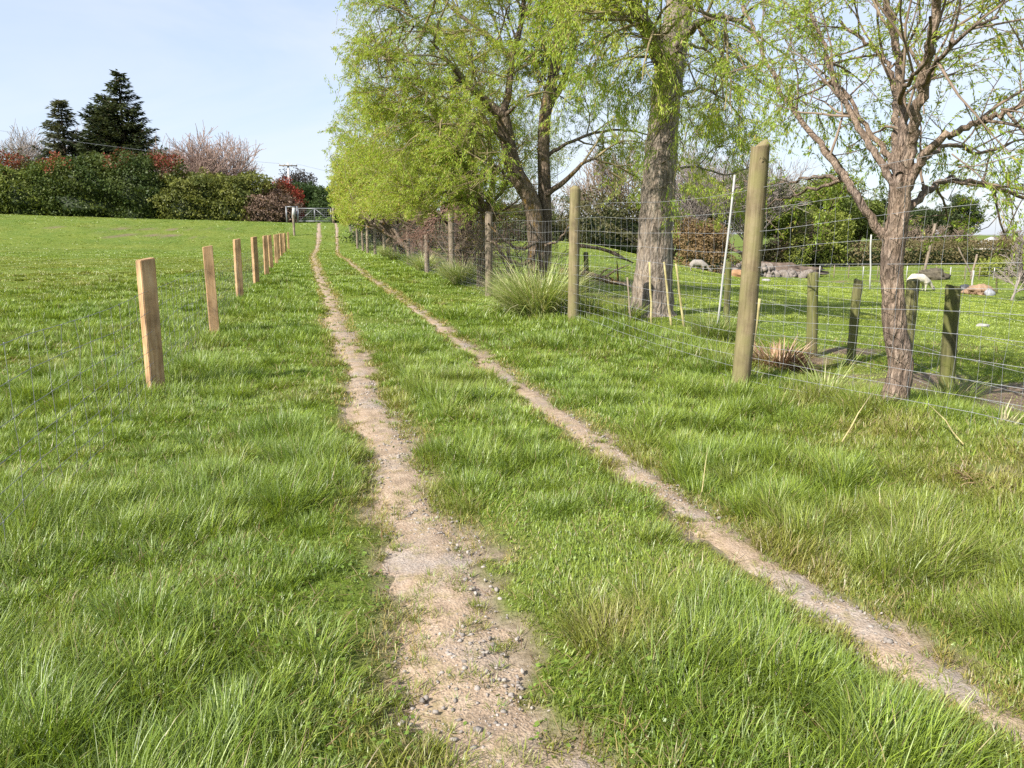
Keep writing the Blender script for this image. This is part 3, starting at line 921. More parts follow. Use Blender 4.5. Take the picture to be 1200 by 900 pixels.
for (a, c) in ((782, 215), (786, 185), (790, 160), (788, 130), (795, 110), (783, 95), (786, 75), (795, 60)):
    limb(T, b3, D3, [(a - 12, c + 8, -.2), (a, c, -.5), (a + 8, c + 4, -.75), (a + 14, c + 22, -.9)], 0.02, 0.006, 2, 5, .2, 2)
for (a, c) in ((770, 70), (750, 55), (735, 40), (800, 40)):
    limb(T, b3, D3, [(785, c + 10, -.2), (a, c, -.9), (a - 18, c + 10, -1.2), (a - 30, c + 30, -1.4)], 0.02, 0.006, 2, 6, .2, 2)
limb(T, b3, D3, [(775, 205, .1), (810, 195, .8), (850, 205, 1.5), (880, 195, 2)], 0.03, 0.01, 1, 6, .3)
limb(T, b3, D3, [(780, 120, .1), (820, 105, .8), (850, 118, 1.5), (870, 140, 2)], 0.035, 0.012, 1, 8, .3)
limb(T, b3, D3, [(795, 50, .1), (830, 60, .8), (845, 90, 1.0), (850, 140, 1.1)], 0.03, 0.01, 1, 8, .3)
T.prune(b3, lambda x, y, z: not (z < 7.2 and abs((x - b3[0]) * RX + (y - b3[1]) * RY - 0.045 * z - .1) < .75 and depth_of(x, y) < D3 + .4 and T.r.random() < .5), False)
old_willow = build_tree('willow_tree', b3, T, 'old willow with a massive grey trunk, thick as a barrel, behind the tall wire fence', 'willow tree', 'willows along the tall wire fence',
                        M_BARK_BIG, M_TWIG_GREEN, T.leaves(100, 0.066, willow_col(0.03), RNG, 0.22, 0.7, 0.03), M_WILLOW)
print('old willow twigs', len(T.tw))

# --- forked willow with the large leaning limb
D2 = 18.2; b2 = G(630, D2); b2 = (b2[0], b2[1], b2[2] - 0.1)
T = Tree(8, wp(len=[4, 2.9, 1.6, 0.95, 0.6], n=[6, 9, 8, 5, 0], floor=1.7, bias=(-0.2, 0.18, 0)))
limb(T, b2, D2, [(632, 350, 0), (630, 300, 0), (628, 268, 0), (622, 235, 0), (606, 206, -.1), (599, 185, -.2), (594, 160, -.3), (589, 136, -.4)], 0.24, 0.16, 0, flare=0.08)
limb(T, b2, D2, [(589, 138, -.4), (570, 120, -.6), (545, 95, -.9), (515, 60, -1.2), (490, 30, -1.5), (468, -2, -1.8), (440, -40, -2.1), (420, -75, -2.3)], 0.135, 0.05, 1, 26, .12)
limb(T, b2, D2, [(589, 138, -.4), (597, 100, -.2), (601, 65, 0), (610, 30, .1), (615, -10, .2), (618, -80, .3)], 0.09, 0.04, 1, 16, .15)
limb(T, b2, D2, [(636, 345, .2), (638, 300, .3), (639, 260, .3), (638, 220, .3), (637, 165, .3), (641, 120, .3), (650, 80, .3), (655, 30, .3), (650, -30, .4), (655, -100, .4)], 0.19, 0.1, 0, 14, .5, 1)
limb(T, b2, D2, [(589, 138, -.4), (618, 112, -1), (645, 75, -1.5), (663, 40, -1.9), (690, 5, -2.2)], 0.06, 0.02, 1, 12, .2)
limb(T, b2, D2, [(640, 228, .2), (662, 212, 0), (685, 190, -.2), (703, 189, -.3), (716, 205, -.4), (722, 232, -.5)], 0.075, 0.03, 1, 6, .3)
limb(T, b2, D2, [(637, 185, .2), (665, 168, .6), (695, 157, 1.1), (728, 152, 1.5), (760, 158, 2)], 0.05, 0.018, 1, 8, .3)
limb(T, b2, D2, [(641, 130, .3), (660, 95, .6), (670, 60, .9), (668, 20, 1.2), (680, -30, 1.4)], 0.09, 0.04, 1, 12, .15)
limb(T, b2, D2, [(596, 168, -.3), (570, 150, -1.0), (530, 140, -1.6), (495, 145, -2.1), (470, 155, -2.5)], 0.06, 0.02, 1, 16, .15)
limb(T, b2, D2, [(545, 95, -.9), (510, 95, -1.2), (475, 92, -1.3), (445, 90, -1.4), (418, 105, -1.5)], 0.05, 0.018, 1, 16, .1)
limb(T, b2, D2, [(490, 30, -1.5), (465, 32, -1.4), (440, 42, -1.3), (416, 60, -1.2)], 0.04, 0.015, 1, 12, .05)
limb(T, b2, D2, [(600, 70, 0), (570, 40, 1.0), (530, 10, 1.8), (500, -30, 2.3)], 0.07, 0.03, 1, 16, .1)
limb(T, b2, D2, [(612, 210, -.1), (590, 195, -1.2), (560, 190, -2.0), (535, 195, -2.6)], 0.05, 0.015, 1, 12, .2)
limb(T, b2, D2, [(622, 235, 0), (600, 215, .8), (575, 190, 1.4), (550, 180, 2.0)], 0.04, 0.015, 1, 8, .3)
limb(T, b2, D2, [(618, -20, .2), (590, -60, -1), (560, -100, -2)], 0.07, 0.03, 1, 12, .1)
# snapped limbs lying against the foot
limb(T, b2, D2, [(632, 282, -.2), (610, 292, -.6), (590, 280, -.8), (572, 262, -.9)], 0.05, 0.02, 1)
limb(T, b2, D2, [(628, 300, -.2), (612, 310, -.7), (592, 302, -.9), (580, 285, -1.0), (570, 282, -1.0)], 0.06, 0.025, 1)
limb(T, b2, D2, [(634, 290, -.1), (655, 280, -.3), (668, 262, -.4)], 0.04, 0.015, 1)
CLEAR = lambda x, y, z: x > 0.031 * y - 0.45 + 1.1 * float(vnoise(y * 0.5 + 3, z * 0.8, 3)) + 0.5 * float(vnoise(y * 3.1, z * 3.3, 9)) + 0.14 * max(0, 4.2 - z) - 0.05 * max(0, z - 5) and (z - tz(x, y) > 2.0 or x > 3.4)
T.prune(b2, lambda x, y, z: CLEAR(x, y, z) and (y > b2[1] - 0.7 or z > 6.5 or T.r.random() < .35))
fork_willow = build_tree('willow_tree', b2, T, 'willow forking low, with one big lichened limb leaning left over the track', 'willow tree', 'willows along the tall wire fence',
                         M_BARK_MULTI, M_TWIG_GREEN, T.leaves(105, 0.064, willow_col(0.03), RNG, 0.22, 0.6, 0.025), M_WILLOW)
print('fork willow twigs', len(T.tw))

# --- slimmer willow left of it, and the stout brown one behind
D4 = 20.8; b4 = G(566, D4); b4 = (b4[0], b4[1], b4[2] - 0.1)
T = Tree(12, wp(len=[4, 3.2, 1.7, 1.0, 0.6], n=[6, 8, 8, 5, 0], floor=1.7, bias=(-0.35, -0.05, 0)))
limb(T, b4, D4, [(566, 342, 0), (566, 300, 0), (568, 265, 0), (570, 240, 0)], 0.16, 0.13, 0, flare=0.05)
limb(T, b4, D4, [(569, 245, 0), (556, 224, -.2), (548, 200, -.5), (535, 175, -.8), (515, 150, -1.2), (490, 130, -1.6)], 0.10, 0.03, 1, 18, .2)
limb(T, b4, D4, [(570, 243, 0), (578, 212, .1), (575, 180, .2), (570, 150, .3), (560, 110, .5), (550, 60, .6)], 0.09, 0.03, 1, 16, .2)
limb(T, b4, D4, [(570, 245, 0), (590, 222, .5), (598, 200, .9), (604, 170, 1.2)], 0.06, 0.02, 1, 10, .2)
limb(T, b4, D4, [(569, 250, 0), (545, 235, -.6), (515, 225, -1.2), (485, 230, -1.6)], 0.06, 0.02, 1, 14, .2)
limb(T, b4, D4, [(569, 248, 0), (560, 215, 1.0), (540, 190, 1.8), (520, 160, 2.4)], 0.06, 0.02, 1, 12, .2)
build_tree('willow_tree', b4, T, 'slim pale-trunked willow close behind the third tall post, left of the forking willow', 'willow tree', 'willows along the tall wire fence',
           M_BARK_MULTI, M_TWIG_GREEN, T.leaves(80, 0.070, willow_col(0.05), RNG, 0.22, 0.7, 0.04), M_WILLOW)

D5 = 26.5; b5 = G(541, D5); b5 = (b5[0], b5[1], b5[2] - 0.1)
T = Tree(15, wp(len=[3, 2.2, 1.2, 0.8, 0.5], n=[6, 9, 8, 4, 0], floor=0.5, trop=[0.0, 0.02, (0.0, -0.1), (0, -0.1), (0, -0.1)]))
limb(T, b5, D5, [(540, 318, 0), (541, 300, 0), (542, 270, 0), (540, 240, 0), (538, 205, 0)], 0.55, 0.38, 0, flare=0.1)
limb(T, b5, D5, [(540, 225, 0), (525, 190, -.4), (515, 150, -.8), (508, 110, -1.0)], 0.16, 0.05, 1, 10, .3)
limb(T, b5, D5, [(542, 225, 0), (556, 190, .4), (562, 150, .8), (565, 110, 1.2)], 0.16, 0.05, 1, 10, .3)
limb(T, b5, D5, [(532, 270, -.5), (515, 255, -.9), (500, 262, -1.1), (490, 280, -1.2)], 0.05, 0.02, 1, 14, .1)
limb(T, b5, D5, [(550, 265, -.5), (563, 245, -.8), (580, 250, -.9), (595, 270, -1.0)], 0.05, 0.02, 1, 14, .1)
limb(T, b5, D5, [(538, 240, -.5), (525, 235, -1.2), (518, 250, -1.5), (514, 275, -1.6)], 0.05, 0.02, 1, 14, .1)
tw = T.tw; T.tw = [t for i, t in enumerate(T.tw) if t[0][2] > 3.2]
build_tree('willow_tree', b5, T, 'stout brown willow tangled with bare shoots, behind the fourth tall post', 'willow tree', 'willows along the tall wire fence',
           bark_mat('bark_reddish', (0.05, 0.035, 0.03), (0.13, 0.085, 0.065), (0.22, 0.15, 0.12), None, 1.0), plain_mat('twig_reddish', (0.24, 0.145, 0.11), 0.9, 0, .2, .3),
           T.leaves(26, 0.10, willow_col(0.1), RNG, 0.28, 0.4, 0.04), M_WILLOW)


# --- the row of willows on towards the gate
def row_willow(seed, loc, hgt, lean, label, warm, nlimb=7, bark=None, leaf=0.12, per=26, low=1.1, name='willow_tree'):
    T = Tree(seed, wp(len=[1.8, hgt * 0.58, hgt * 0.26, 1.2, 0.75], n=[nlimb, 9, 7, 4, 0], t0=[0.55, 0.2, 0.2, 0.15, 0], floor=low, bias=(lean, -0.12, 0),
                      seg=[.4, .45, .3, .25, .22], rad=[.2, .1, .035, .014, .006], rmin=.004, up=[0.35, 0.18, 0.08, 0.0, 0], ang=[(12, 55), (30, 65), (30, 65), (25, 60), (0, 0)],
                      trop=[0.02, 0.035, (0.04, -0.02), (0.02, -0.10), (-0.02, -0.2)]))
    r = T.r
    T.grow((0, 0, 0), vnorm((lean * .4 + r.uniform(-.1, .1), r.uniform(-.1, .1), 1)), 1.9 + r.random() * .6, 0.17 + r.random() * .06, 0)
    T.prune(loc, CLEAR)
    return build_tree(name, loc, T, label, 'willow tree', 'willows along the tall wire fence', bark or M_BARK_MULTI, M_TWIG_GREEN,
                      T.leaves(per, leaf, willow_col(warm), np.random.default_rng(seed), 0.24, 0.6, 0.04), M_WILLOW)


ROW = [(5.0, 24.5, 9.6, -0.50, 'leafy willow leaning over the track beside the fourth tall fence post', 0.04),
       (5.0, 30.0, 10.2, -0.55, 'leafy willow arching over the tall fence beside its fifth post', 0.06),
       (5.0, 36.0, 10.6, -0.55, 'yellow-green willow drooping to the fence near the narrowing track', 0.10),
       (5.2, 42.5, 10.8, -0.55, 'yellow-green willow overhanging the track, third from the gate', 0.10),
       (5.5, 49.5, 10.8, -0.55, 'pale willow tinged with pink shoots, second from the gate', 0.25),
       (6.2, 57.0, 10.5, -0.55, 'willow nearest the metal gate, its leaves brushing the fence line', 0.14)]
for k, (x, y, hh, ln, lab, warm) in enumerate(ROW):
    row_willow(40 + k * 7, (x, y, tz(x, y) - 0.1), hh, ln, lab, warm, leaf=0.080 + 0.003 * (y - 24), per=50, low=1.6)

# ------------------------------------------------------------------ fences
def post_mesh(kind, h, r, rng):
    b = Buf()
    if kind == 'square':
        import bmesh
        bm = bmesh.new(); bmesh.ops.create_cube(bm, size=1)
        for v in bm.verts: v.co = (v.co.x * r * 2, v.co.y * r * 2 * 0.95, (v.co.z + 0.5) * (h + 0.3) - 0.3)
        bmesh.ops.bevel(bm, geom=[e for e in bm.edges], offset=0.006, segments=2, affect='EDGES')
        bm.verts.ensure_lookup_table()
        for v in bm.verts:
            if v.co.z > h - 0.05: v.co.z += 0.012 * v.co.x / r + 0.008
        me = bpy.data.meshes.new('post'); bm.to_mesh(me); bm.free()
        return me
    zs = np.concatenate([np.linspace(-0.3, h - 0.02, 9), [h - 0.004, h]])
    rr = np.full(len(zs), r) * (1 + 0.05 * rng.random(len(zs)) - 0.04 * zs / h); rr[-1] *= 0.86
    cx = np.cumsum(rng.normal(0, 0.003, len(zs)))
    v, q = tube_arrays(np.stack([cx, 0 * zs, zs], -1), rr, 14)
    b.add(v, q); m = len(v) - 14
    b.poly([m + k for k in range(14)])
    o = b.build('post', M_POST_TALL, smooth=False)
    me = o.data; bpy.data.objects.remove(o); me.materials.clear()
    import bmesh
    for p in me.polygons: p.use_smooth = len(p.vertices) == 4
    return me


def put_post(me, mat, parent, x, y, lean=(0, 0), s=1.0, rz=0.0, label=None, dz=0.0):
    if not me.materials: me.materials.append(mat)
    o = bpy.data.objects.new('post', me); COL.objects.link(o); o.parent = parent
    o.location = (x - parent.location.x, y - parent.location.y, tz(x, y) - parent.location.z + dz)
    o.rotation_euler = (lean[0], lean[1], rz); o.scale = (1, 1, s)
    if label: o['label'] = label
    return o


def add_wire(b, pts, r): add_tube(b, pts, r, 3)


def netting(name, x0, ys_range, rows, stay, r, mat, parent, sag=0.01, xfun=None, knots_to=0, r2=None, posts=None, xoff=0.0):
    b = Buf(); rg = np.random.default_rng(5)
    ya, yb = ys_range; o = np.array(parent.location)
    yy = np.concatenate([np.arange(ya, min(yb, 30), 0.6), np.arange(max(ya, 30), yb + .1, 2.0)])
    X_ = lambda y: (xfun(y) if xfun else x0 + 0 * np.asarray(y, float)) + xoff
    def Zb(y): return terrain(X_(y), y)
    zsm = lambda y: (Zb(y - 1.2) + Zb(y) + Zb(y + 1.2)) / 3
    wav = lambda y, k: 0.012 * np.sin(np.asarray(y) * 1.7 + k * 1.3) - sag * np.sin(np.pi * ((np.asarray(y) - ya) % 5.2) / 5.2)
    for k, hz in enumerate(rows):
        add_wire(b, np.stack([X_(yy) + 0.008 * np.sin(yy * 2.1 + k), yy, zsm(yy) + hz + wav(yy, k)], -1), r)
    y = ya
    kv, kf = ICO[1]
    while y < yb:
        lo, hi = rows[0], rows[-1] if len(rows) < 9 else rows[-2]
        zz = np.array([h for h in rows if h <= hi])
        pts = np.stack([np.full(len(zz), float(X_(y))) + rg.normal(0, .006, len(zz)), y + rg.normal(0, .008, len(zz)), float(zsm(y)) + zz + np.array([float(wav(y, rows.index(h))) for h in zz])], -1)
        add_wire(b, pts, r2 or r * 0.8)
        if y < knots_to:
            for p in pts: b.add(kv * np.array([r * 2.2, r * 2.6, r * 2.6]) + p, None, kf)
        y += stay if y < 32 else stay * 3
    b.v = [v - o for v in b.v]
    return b.build(name, mat, parent)


# left: new sawn posts with dull stock netting
fl = empty('stock_fence', (-1.32, 8.0, tz(-1.32, 8.0)), 'low stock fence of new square sawn posts left of the track', 'fence')
rg = np.random.default_rng(21)
sq = [post_mesh('square', 1.30, 0.066, rg) for _ in range(3)]
for k in range(12):
    px_list = {0: (183.5, 462), 1: (252, 392), 2: (281.5, 352)}
    if k in px_list: g = GP(*px_list[k]); x, y = g[0], g[1]
    else: x, y = -1.30 + rg.normal(0, .02), 17.6 + (k - 2) * 5.05
    if y > 60: x += 0.35 * (y - 60) / 10
    put_post(sq[k % 3], M_POST_NEW, fl, x, y, (rg.normal(0, .012), rg.normal(0, .012) - (0.012 if k == 0 else 0)), 1.0 + rg.normal(0, .02), 0.32 + rg.normal(0, .12))
put_post(sq[1], M_POST_NEW, fl, -1.33, 0.9, (0, 0), 1, .3)
netting('wire_netting', -1.32, (-1.0, 66), [0.06, 0.19, 0.32, 0.46, 0.62, 0.79, 0.97], 0.30, 0.0019, M_WIRE_DARK, fl, 0.02, knots_to=11, xoff=-0.075)
put_post(post_mesh('round', 1.75, 0.1, rg), M_POST_OLD, fl, *G(345, 68)[:2], label='taller grey strainer post ending the fence')

# right: tall deer fence
fr = empty('deer_fence', (4.2, 12.0, tz(4.2, 12.0)), 'tall wire netting fence on round wooden posts along the right of the track', 'fence')
rg = np.random.default_rng(22)
rp = [post_mesh('round', 2.12, 0.088, rg) for _ in range(2)]
old = [post_mesh('round', 1.88, 0.085, rg) for _ in range(2)]
yv = 17.6
p0 = GP(866.5, 453); p1 = GP(671.5, 379); p2 = GP(573, 347)
put_post(rp[0], M_POST_TALL, fr, p0[0], p0[1], (0, 0.03), 1.075, 0)
put_post(rp[1], M_POST_TALL, fr, p1[0], p1[1], (0, 0.006), 1.0, 1.0)
put_post(old[0], M_POST_OLD, fr, p2[0], p2[1], (0, 0.0), 1.0, 2.0, 'weathered grey fence post')
put_post(rp[1], M_POST_TALL, fr, 4.25, 1.3, (0, 0), 1.0, 2.0)
for k in range(1, 12):
    y = yv + 5.0 * k; x = 4.22 + rg.normal(0, .03) - 0.1 * ss((y - 20) / 40)
    if y > 76: break
    put_post(old[k % 2], M_POST_OLD, fr, float(x), y, (rg.normal(0, .012), rg.normal(0, .012)), 1.0 + rg.normal(0, .03), rg.uniform(0, 6), 'weathered grey fence post')
rows13 = [0.05, 0.15, 0.26, 0.38, 0.51, 0.65, 0.80, 0.96, 1.13, 1.30, 1.48, 1.67, 1.86]
netting('wire_netting', 4.13, (0.3, 76), rows13, 0.19, 0.0018, M_WIRE, fr, 0.015, knots_to=14, r2=0.0012)

# right: low mossy inner fence
fi = empty('paddock_fence', (5.8, 7.0, tz(5.8, 7.0)), 'low sagging paddock fence on short mossy posts behind the tall netting', 'fence')
rg = np.random.default_rng(23)
mp = [post_mesh('round', 1.02, r, rg) for r in (0.065, 0.05)]
inner = [((951, 418), 0, (0, -0.09), 1.0), ((997, 426), 1, (0, 0.0), 0.95), ((1059, 438), 0, (0, .02), 0.98), ((1109, 461), 0, (0, 0.05), 1.0), ((851, 382), 1, (0, 0.02), 1.0)]
pxy = []
for (pp, kk, ln, s) in inner:
    g = GP(*pp); put_post(mp[kk], M_POST_MOSS, fi, g[0], g[1], ln, s, rg.uniform(0, 6)); pxy.append((g[1], g[0]))
for y in (14.5, 18.5, 22.5, 26.5, 30.5, 34.5, 40, 46, 52):
    x = 6.9 + rg.normal(0, .05); put_post(mp[int(y) % 2], M_POST_MOSS, fi, x, y, (rg.normal(0, .04), rg.normal(0, .04)), .95, rg.uniform(0, 6)); pxy.append((y, x))
pxy.append((-1, 5.6)); pxy.sort()
put_post(mp[0], M_POST_MOSS, fi, 5.6, 2.2, (0, 0), 1, 0)
ax = np.array([p[0] for p in pxy]); ay = np.array([p[1] for p in pxy])
netting('wire_netting', 5.8, (0.5, 52), [0.05, 0.2, 0.38, 0.58, 0.78, 0.95], 0.32, 0.0017, M_WIRE, fi, 0.04, xfun=lambda y: np.interp(np.asarray(y, float), ax, ay) - 0.06, knots_to=10, r2=.0012)


# stakes
def stake(pt, pb, D, r, mat, label, cat='stake', r2=None, name='stake', extra=None):
    a = np.array(P(*pt, D)); c = np.array(P(*pb, D)); zg = tz(c[0], c[1])
    if c[2] > zg - 0.02:                                   # run it down into the ground
        c = c + (c - a) / max(1e-6, abs(c[2] - a[2])) * (c[2] - zg + 0.08)
    b = Buf(); n = 6
    pts = np.array([c + (a - c) * t for t in np.linspace(0, 1, n)])
    pts[1:-1] += RNG.normal(0, r * 0.25, (n - 2, 3))
    add_tube(b, pts, np.linspace(r, (r2 or r) * 0.9, n), 8, cap=True)
    o = b.build(name, mat, None, smooth=False, origin=tuple(c))
    return setp(o, label, cat)


stake((761, 307), (763, 369), 12.6, .022, M_STAKE, 'yellowish garden stake, leftmost of three leaning together beside the massive trunk', r2=.018, name='garden_stake')['group'] = 'stakes beside the massive trunk'
stake((778, 307), (786, 375), 12.4, .022, M_STAKE, 'yellowish garden stake leaning left, the middle of three beside the massive trunk', r2=.018, name='garden_stake')['group'] = 'stakes beside the massive trunk'
stake((792, 309), (801, 378), 12.2, .022, M_STAKE, 'yellowish garden stake leaning left, the rightmost of three beside the massive trunk', r2=.018, name='garden_stake')['group'] = 'stakes beside the massive trunk'
stake((861, 205), (848, 318), 11.6, .017, M_WHITE, 'tall thin white pole standing behind the nearest tall fence post', 'pole', name='marker_pole')
stake((735, 325), (737, 352), 12.6, .016, M_POST_OLD, 'short brown stick standing at the left foot of the massive trunk', 'stick', name='stick')
stake((890, 350), (884, 400), 9.4, .02, M_STAKE, 'short pale stake leaning behind the nearest tall fence post', name='garden_stake')
stake((1021, 275), (1020, 312), 45, .045, M_WHITE, 'thin whitish post standing in the pasture left of the near willow trunk', 'post', name='marker_post')
stake((1096, 262), (1086, 306), 60, .11, M_POST_OLD, 'leaning yellowish timber prop in front of the far clipped hedge', 'prop', name='timber_prop')
stake((1123, 290), (1131, 306), 60, .06, M_POST_OLD, 'pale batten leaning left near the dark trough in the far pasture', 'batten', name='batten')
stake((1145, 298), (1143, 306), 58, .08, M_POST_OLD, 'short pale stub post in front of the far hedge', 'post', name='stub_post')
stake((1141, 317), (1139, 334), 45, .05, M_WHITE, 'small white peg beside the heap of hay', 'peg', name='peg')
stake((1168, 320), (1168, 338), 45, .05, M_POST_MOSS, 'small dark peg right of the heap of hay', 'peg', name='peg')

# the low white-post fence across the far pasture
ff = empty('field_fence', G(1080, 62), 'low wire fence with small white posts crossing the far pasture before the clipped hedge', 'fence')
b = None
fxy = []
for k, px in enumerate(range(960, 1330, 17)):
    g = G(px, 60 - 0.012 * (px - 960)); fxy.append(g)
    bb = Buf(); add_tube(bb, [(0, 0, -.2), (0, 0, .5), (0, 0, 0.9 + .1 * RNG.random())], .035, 6, cap=True)
    o = bb.build('post', M_POST_OLD if k % 3 else M_WHITE, ff)
    o.location = (g[0] - ff.location.x, g[1] - ff.location.y, g[2] - ff.location.z)
b = Buf()
for hz in (0.3, 0.6, 0.9): add_tube(b, [(g[0] - ff.location.x, g[1] - ff.location.y, g[2] - ff.location.z + hz) for g in fxy], 0.008, 3)
b.build('wire', M_WIRE, ff)


# ------------------------------------------------------------------ tussocks and dead plants
def tussock(loc, R, h, n, cols, label, cat='tussock', group=None, mat=M_GRASS, w=0.011, name='tussock_grass', th=(0.1, 0.55, 1.0)):
    b = Buf(); rg = RNG
    a = rg.uniform(0, 2 * pi, n); rr = np.sqrt(rg.random(n)) * R * 0.35
    x = np.cos(a) * rr; y = np.sin(a) * rr
    hh = h * rg.uniform(0.55, 1.25, n)
    col = np.array(cols)[rg.integers(0, len(cols), n)] * rg.uniform(0.8, 1.2, (n, 1))
    blades(b, x, y, np.full(n, -0.03) + 0 * x, hh, w * rg.uniform(0.6, 1.3, n), a + rg.normal(0, .5, n), th[0] + th[1] * rg.random(n), np.abs(rg.normal(th[2], .4, n)), col, 5)
    o = b.build(name, mat, None, colour=True); o.location = loc
    return setp(o, label, cat, group)


TG = 'long grass tussocks at the foot of the tall fence'
PALE = [(0.36, 0.43, 0.14), (0.48, 0.52, 0.22), (0.29, 0.37, 0.10), (0.56, 0.52, 0.31)]
GREEN = [(0.20, 0.27, 0.05), (0.25, 0.31, 0.08), (0.16, 0.23, 0.045), (0.36, 0.34, 0.15)]
for (px, py, R, h, n, cols, lab) in (
        (632, 372, .95, 1.15, 1700, PALE, 'largest pale tussock of long grass, between the second and third tall posts'),
        (604, 362, .6, .85, 800, PALE, 'smaller pale tussock on the left flank of the largest one'),
        (690, 372, .35, .62, 220, GREEN, 'green tussock hugging the right of the second tall post'),
        (540, 333, .65, .85, 800, PALE, 'pale tussock left of the weathered third tall post'),
        (497, 318, .65, .85, 700, PALE, 'pale bushy tussock between the fourth and fifth tall posts'),
        (462, 305, .5, .65, 260, GREEN, 'small green tussock by the fence where the far ruts narrow'),
        (836, 398, .6, .5, 800, GREEN, 'wide green tussock left of the nearest tall post, in front of the white pole'),
        (735, 376, .5, .45, 300, GREEN, 'low green tussock in front of the massive trunk'),
        (965, 462, .32, .50, 130, PALE, 'thin spray of long arching blades between the nearest tall post and the young willow'),
        (1120, 470, .4, .30, 260, GREEN, 'short dense tuft right of the young willow foot')):
    g = GP(px, py)
    tussock((g[0], g[1], g[2]), R, h, n, cols, lab, 'tussock', TG, w=0.019 if py < 390 else .009)
g = GP(912, 432)
tussock(g, .6, .42, 650, [(0.30, 0.18, 0.10), (0.40, 0.26, 0.15), (0.22, 0.13, 0.08), (0.47, 0.36, 0.24)], 'collapsed clump of dead brown leaves right of the nearest tall post', 'dead plant', None, M_STRAW, .022, 'dead_plant', (0.25, 0.7, .9))
g = GP(1168, 556)
tussock(g, .5, .12, 160, [(0.45, 0.30, 0.17), (0.36, 0.26, 0.14), (0.5, 0.38, 0.24)], 'flat patch of dry orange-brown leaves in the grass at the right edge', 'dead plant', None, M_STRAW, .012, 'dead_plant', (0.6, 0.7, .7))
g = GP(1176, 500)
tussock(g, .2, .2, 26, [(0.42, 0.40, 0.20), (0.5, 0.42, 0.27)], 'few upright dry stalks in the grass at the right edge', 'dead plant', None, M_STRAW, .014, 'dead_plant', (0.0, 0.3, .5))


def stick(p0, p1, r, label):
    a = np.array(GP(*p0)); c = np.array(GP(*p1)); a[2] += .05; c[2] += .18
    b = Buf(); m = (a + c) / 2; pts = np.array([a, a * .7 + c * .3, m + [0, 0, .02], c]) - a
    add_tube(b, pts, [r, r, r * .9, r * .6], 6, cap=True)
    o = b.build('dry_stalk', M_STAKE, None); o.location = a
    setp(o, label, 'stalk')


stick((986, 526), (1020, 488), .005, 'long pale dry stalk lying aslant in the grass below the young willow')
stick((1128, 530), (1085, 505), .004, 'pale dry stalk in the grass left of the dry brown patch')
stick((822, 586), (828, 556), .003, 'thin dry seed stalk standing beside the right wheel rut')

for (px, py, R, h, n, cols, lab) in (
        (520, 326, .55, .7, 600, PALE, 'pale tussock at the foot of the fourth tall post'),
        (480, 312, .5, .75, 500, GREEN, 'rank green tussock under the row of willows, beyond the fifth tall post'),
        (448, 301, .6, .8, 500, PALE, 'pale grass tussock where the willow row comes nearest the far ruts'),
        (430, 294, .7, .8, 400, GREEN, 'farthest green tussock along the foot of the tall fence'),
        (590, 352, .4, .6, 500, PALE, 'low pale tussock right of the weathered third tall post')):
    g = GP(px, py)
    tussock((g[0] + .25, g[1], g[2]), R, h, n, cols, lab, 'tussock', TG, w=0.018)


def brush(x, y, h, seed, label):
    T = Tree(seed, wp(len=[.3, h, h * .55, h * .35, .2], n=[14, 6, 5, 0, 0], max=3, t0=[.1, .2, .15, 0, 0], floor=.1, seg=[.1, .2, .15, .12, .1], trop=[0, .03, .0, -.02, 0], wob=[.05, .16, .18, .18, .1],
                      rad=[.04, .018, .010, .007, .004], rmin=.004, limblev=1, ang=[(10, 70), (25, 60), (25, 60), (0, 0), (0, 0)], up=[.2, .1, .05, 0, 0]))
    T.grow((0, 0, 0), (0, 0, 1), .3, .035, 0)
    build_tree('brushwood', (x, y, tz(x, y) - .03), T, label, 'brush', 'tangled brush under the willows', M_TWIG, M_TWIG, T.leaves(5, .05, cmix_(0.5), RNG, .4, .1, .03) if seed % 2 else None, M_WILLOW, 'stems')


cmix_ = lambda d: willow_col(0.2, 0.3)
brush(5.2, 19.6, 1.7, 701, 'brown tangle of brush between the slim willow and the third tall post')
brush(5.0, 23.4, 1.9, 702, 'bare brown brush at the foot of the stout brown willow')
brush(5.3, 27.5, 1.8, 703, 'twiggy brush behind the fifth tall post')
brush(5.2, 33.0, 1.8, 704, 'grey twiggy brush behind the sixth tall post')
brush(5.4, 39.0, 1.8, 705, 'low twiggy brush far along the fence below the willow row')

# fallen branches behind the fence
def fallen(pix, D, r, label, name='fallen_branch'):
    pts = np.array([P(a, c, D + o) for a, c, o in pix]); pts[:, 2] = np.maximum(pts[:, 2], [tz(q[0], q[1]) + r * 0.6 for q in pts])
    b = Buf(); o = pts[0].copy(); sp = smooth_path(pts - o, 5)
    add_tube(b, sp, np.linspace(r, r * .4, len(sp)), 7, cap=True, wob=.15)
    rr = random.Random(int(pix[0][0]))
    for k in range(7):
        i = rr.randrange(4, len(sp) - 1); d = np.array([rr.gauss(0, .5), rr.gauss(0, .5), abs(rr.gauss(.2, .3))])
        add_tube(b, [sp[i], sp[i] + d * .5, sp[i] + d + [0, 0, -.1]], [r * .35, r * .2, r * .1], 4)
    ob = b.build(name, M_BARK_MULTI, None, smooth=True); ob.location = o
    setp(ob, label, 'branch')


fallen([(655, 318, 0), (690, 322, .3), (715, 330, .5), (738, 334, .7)], 17, .09, 'dark fallen branch lying behind the second tall post')
fallen([(680, 288, 0), (705, 292, .3), (725, 300, .4), (742, 308, .8)], 19, .05, 'thin fallen branch propped higher, behind the second tall post')

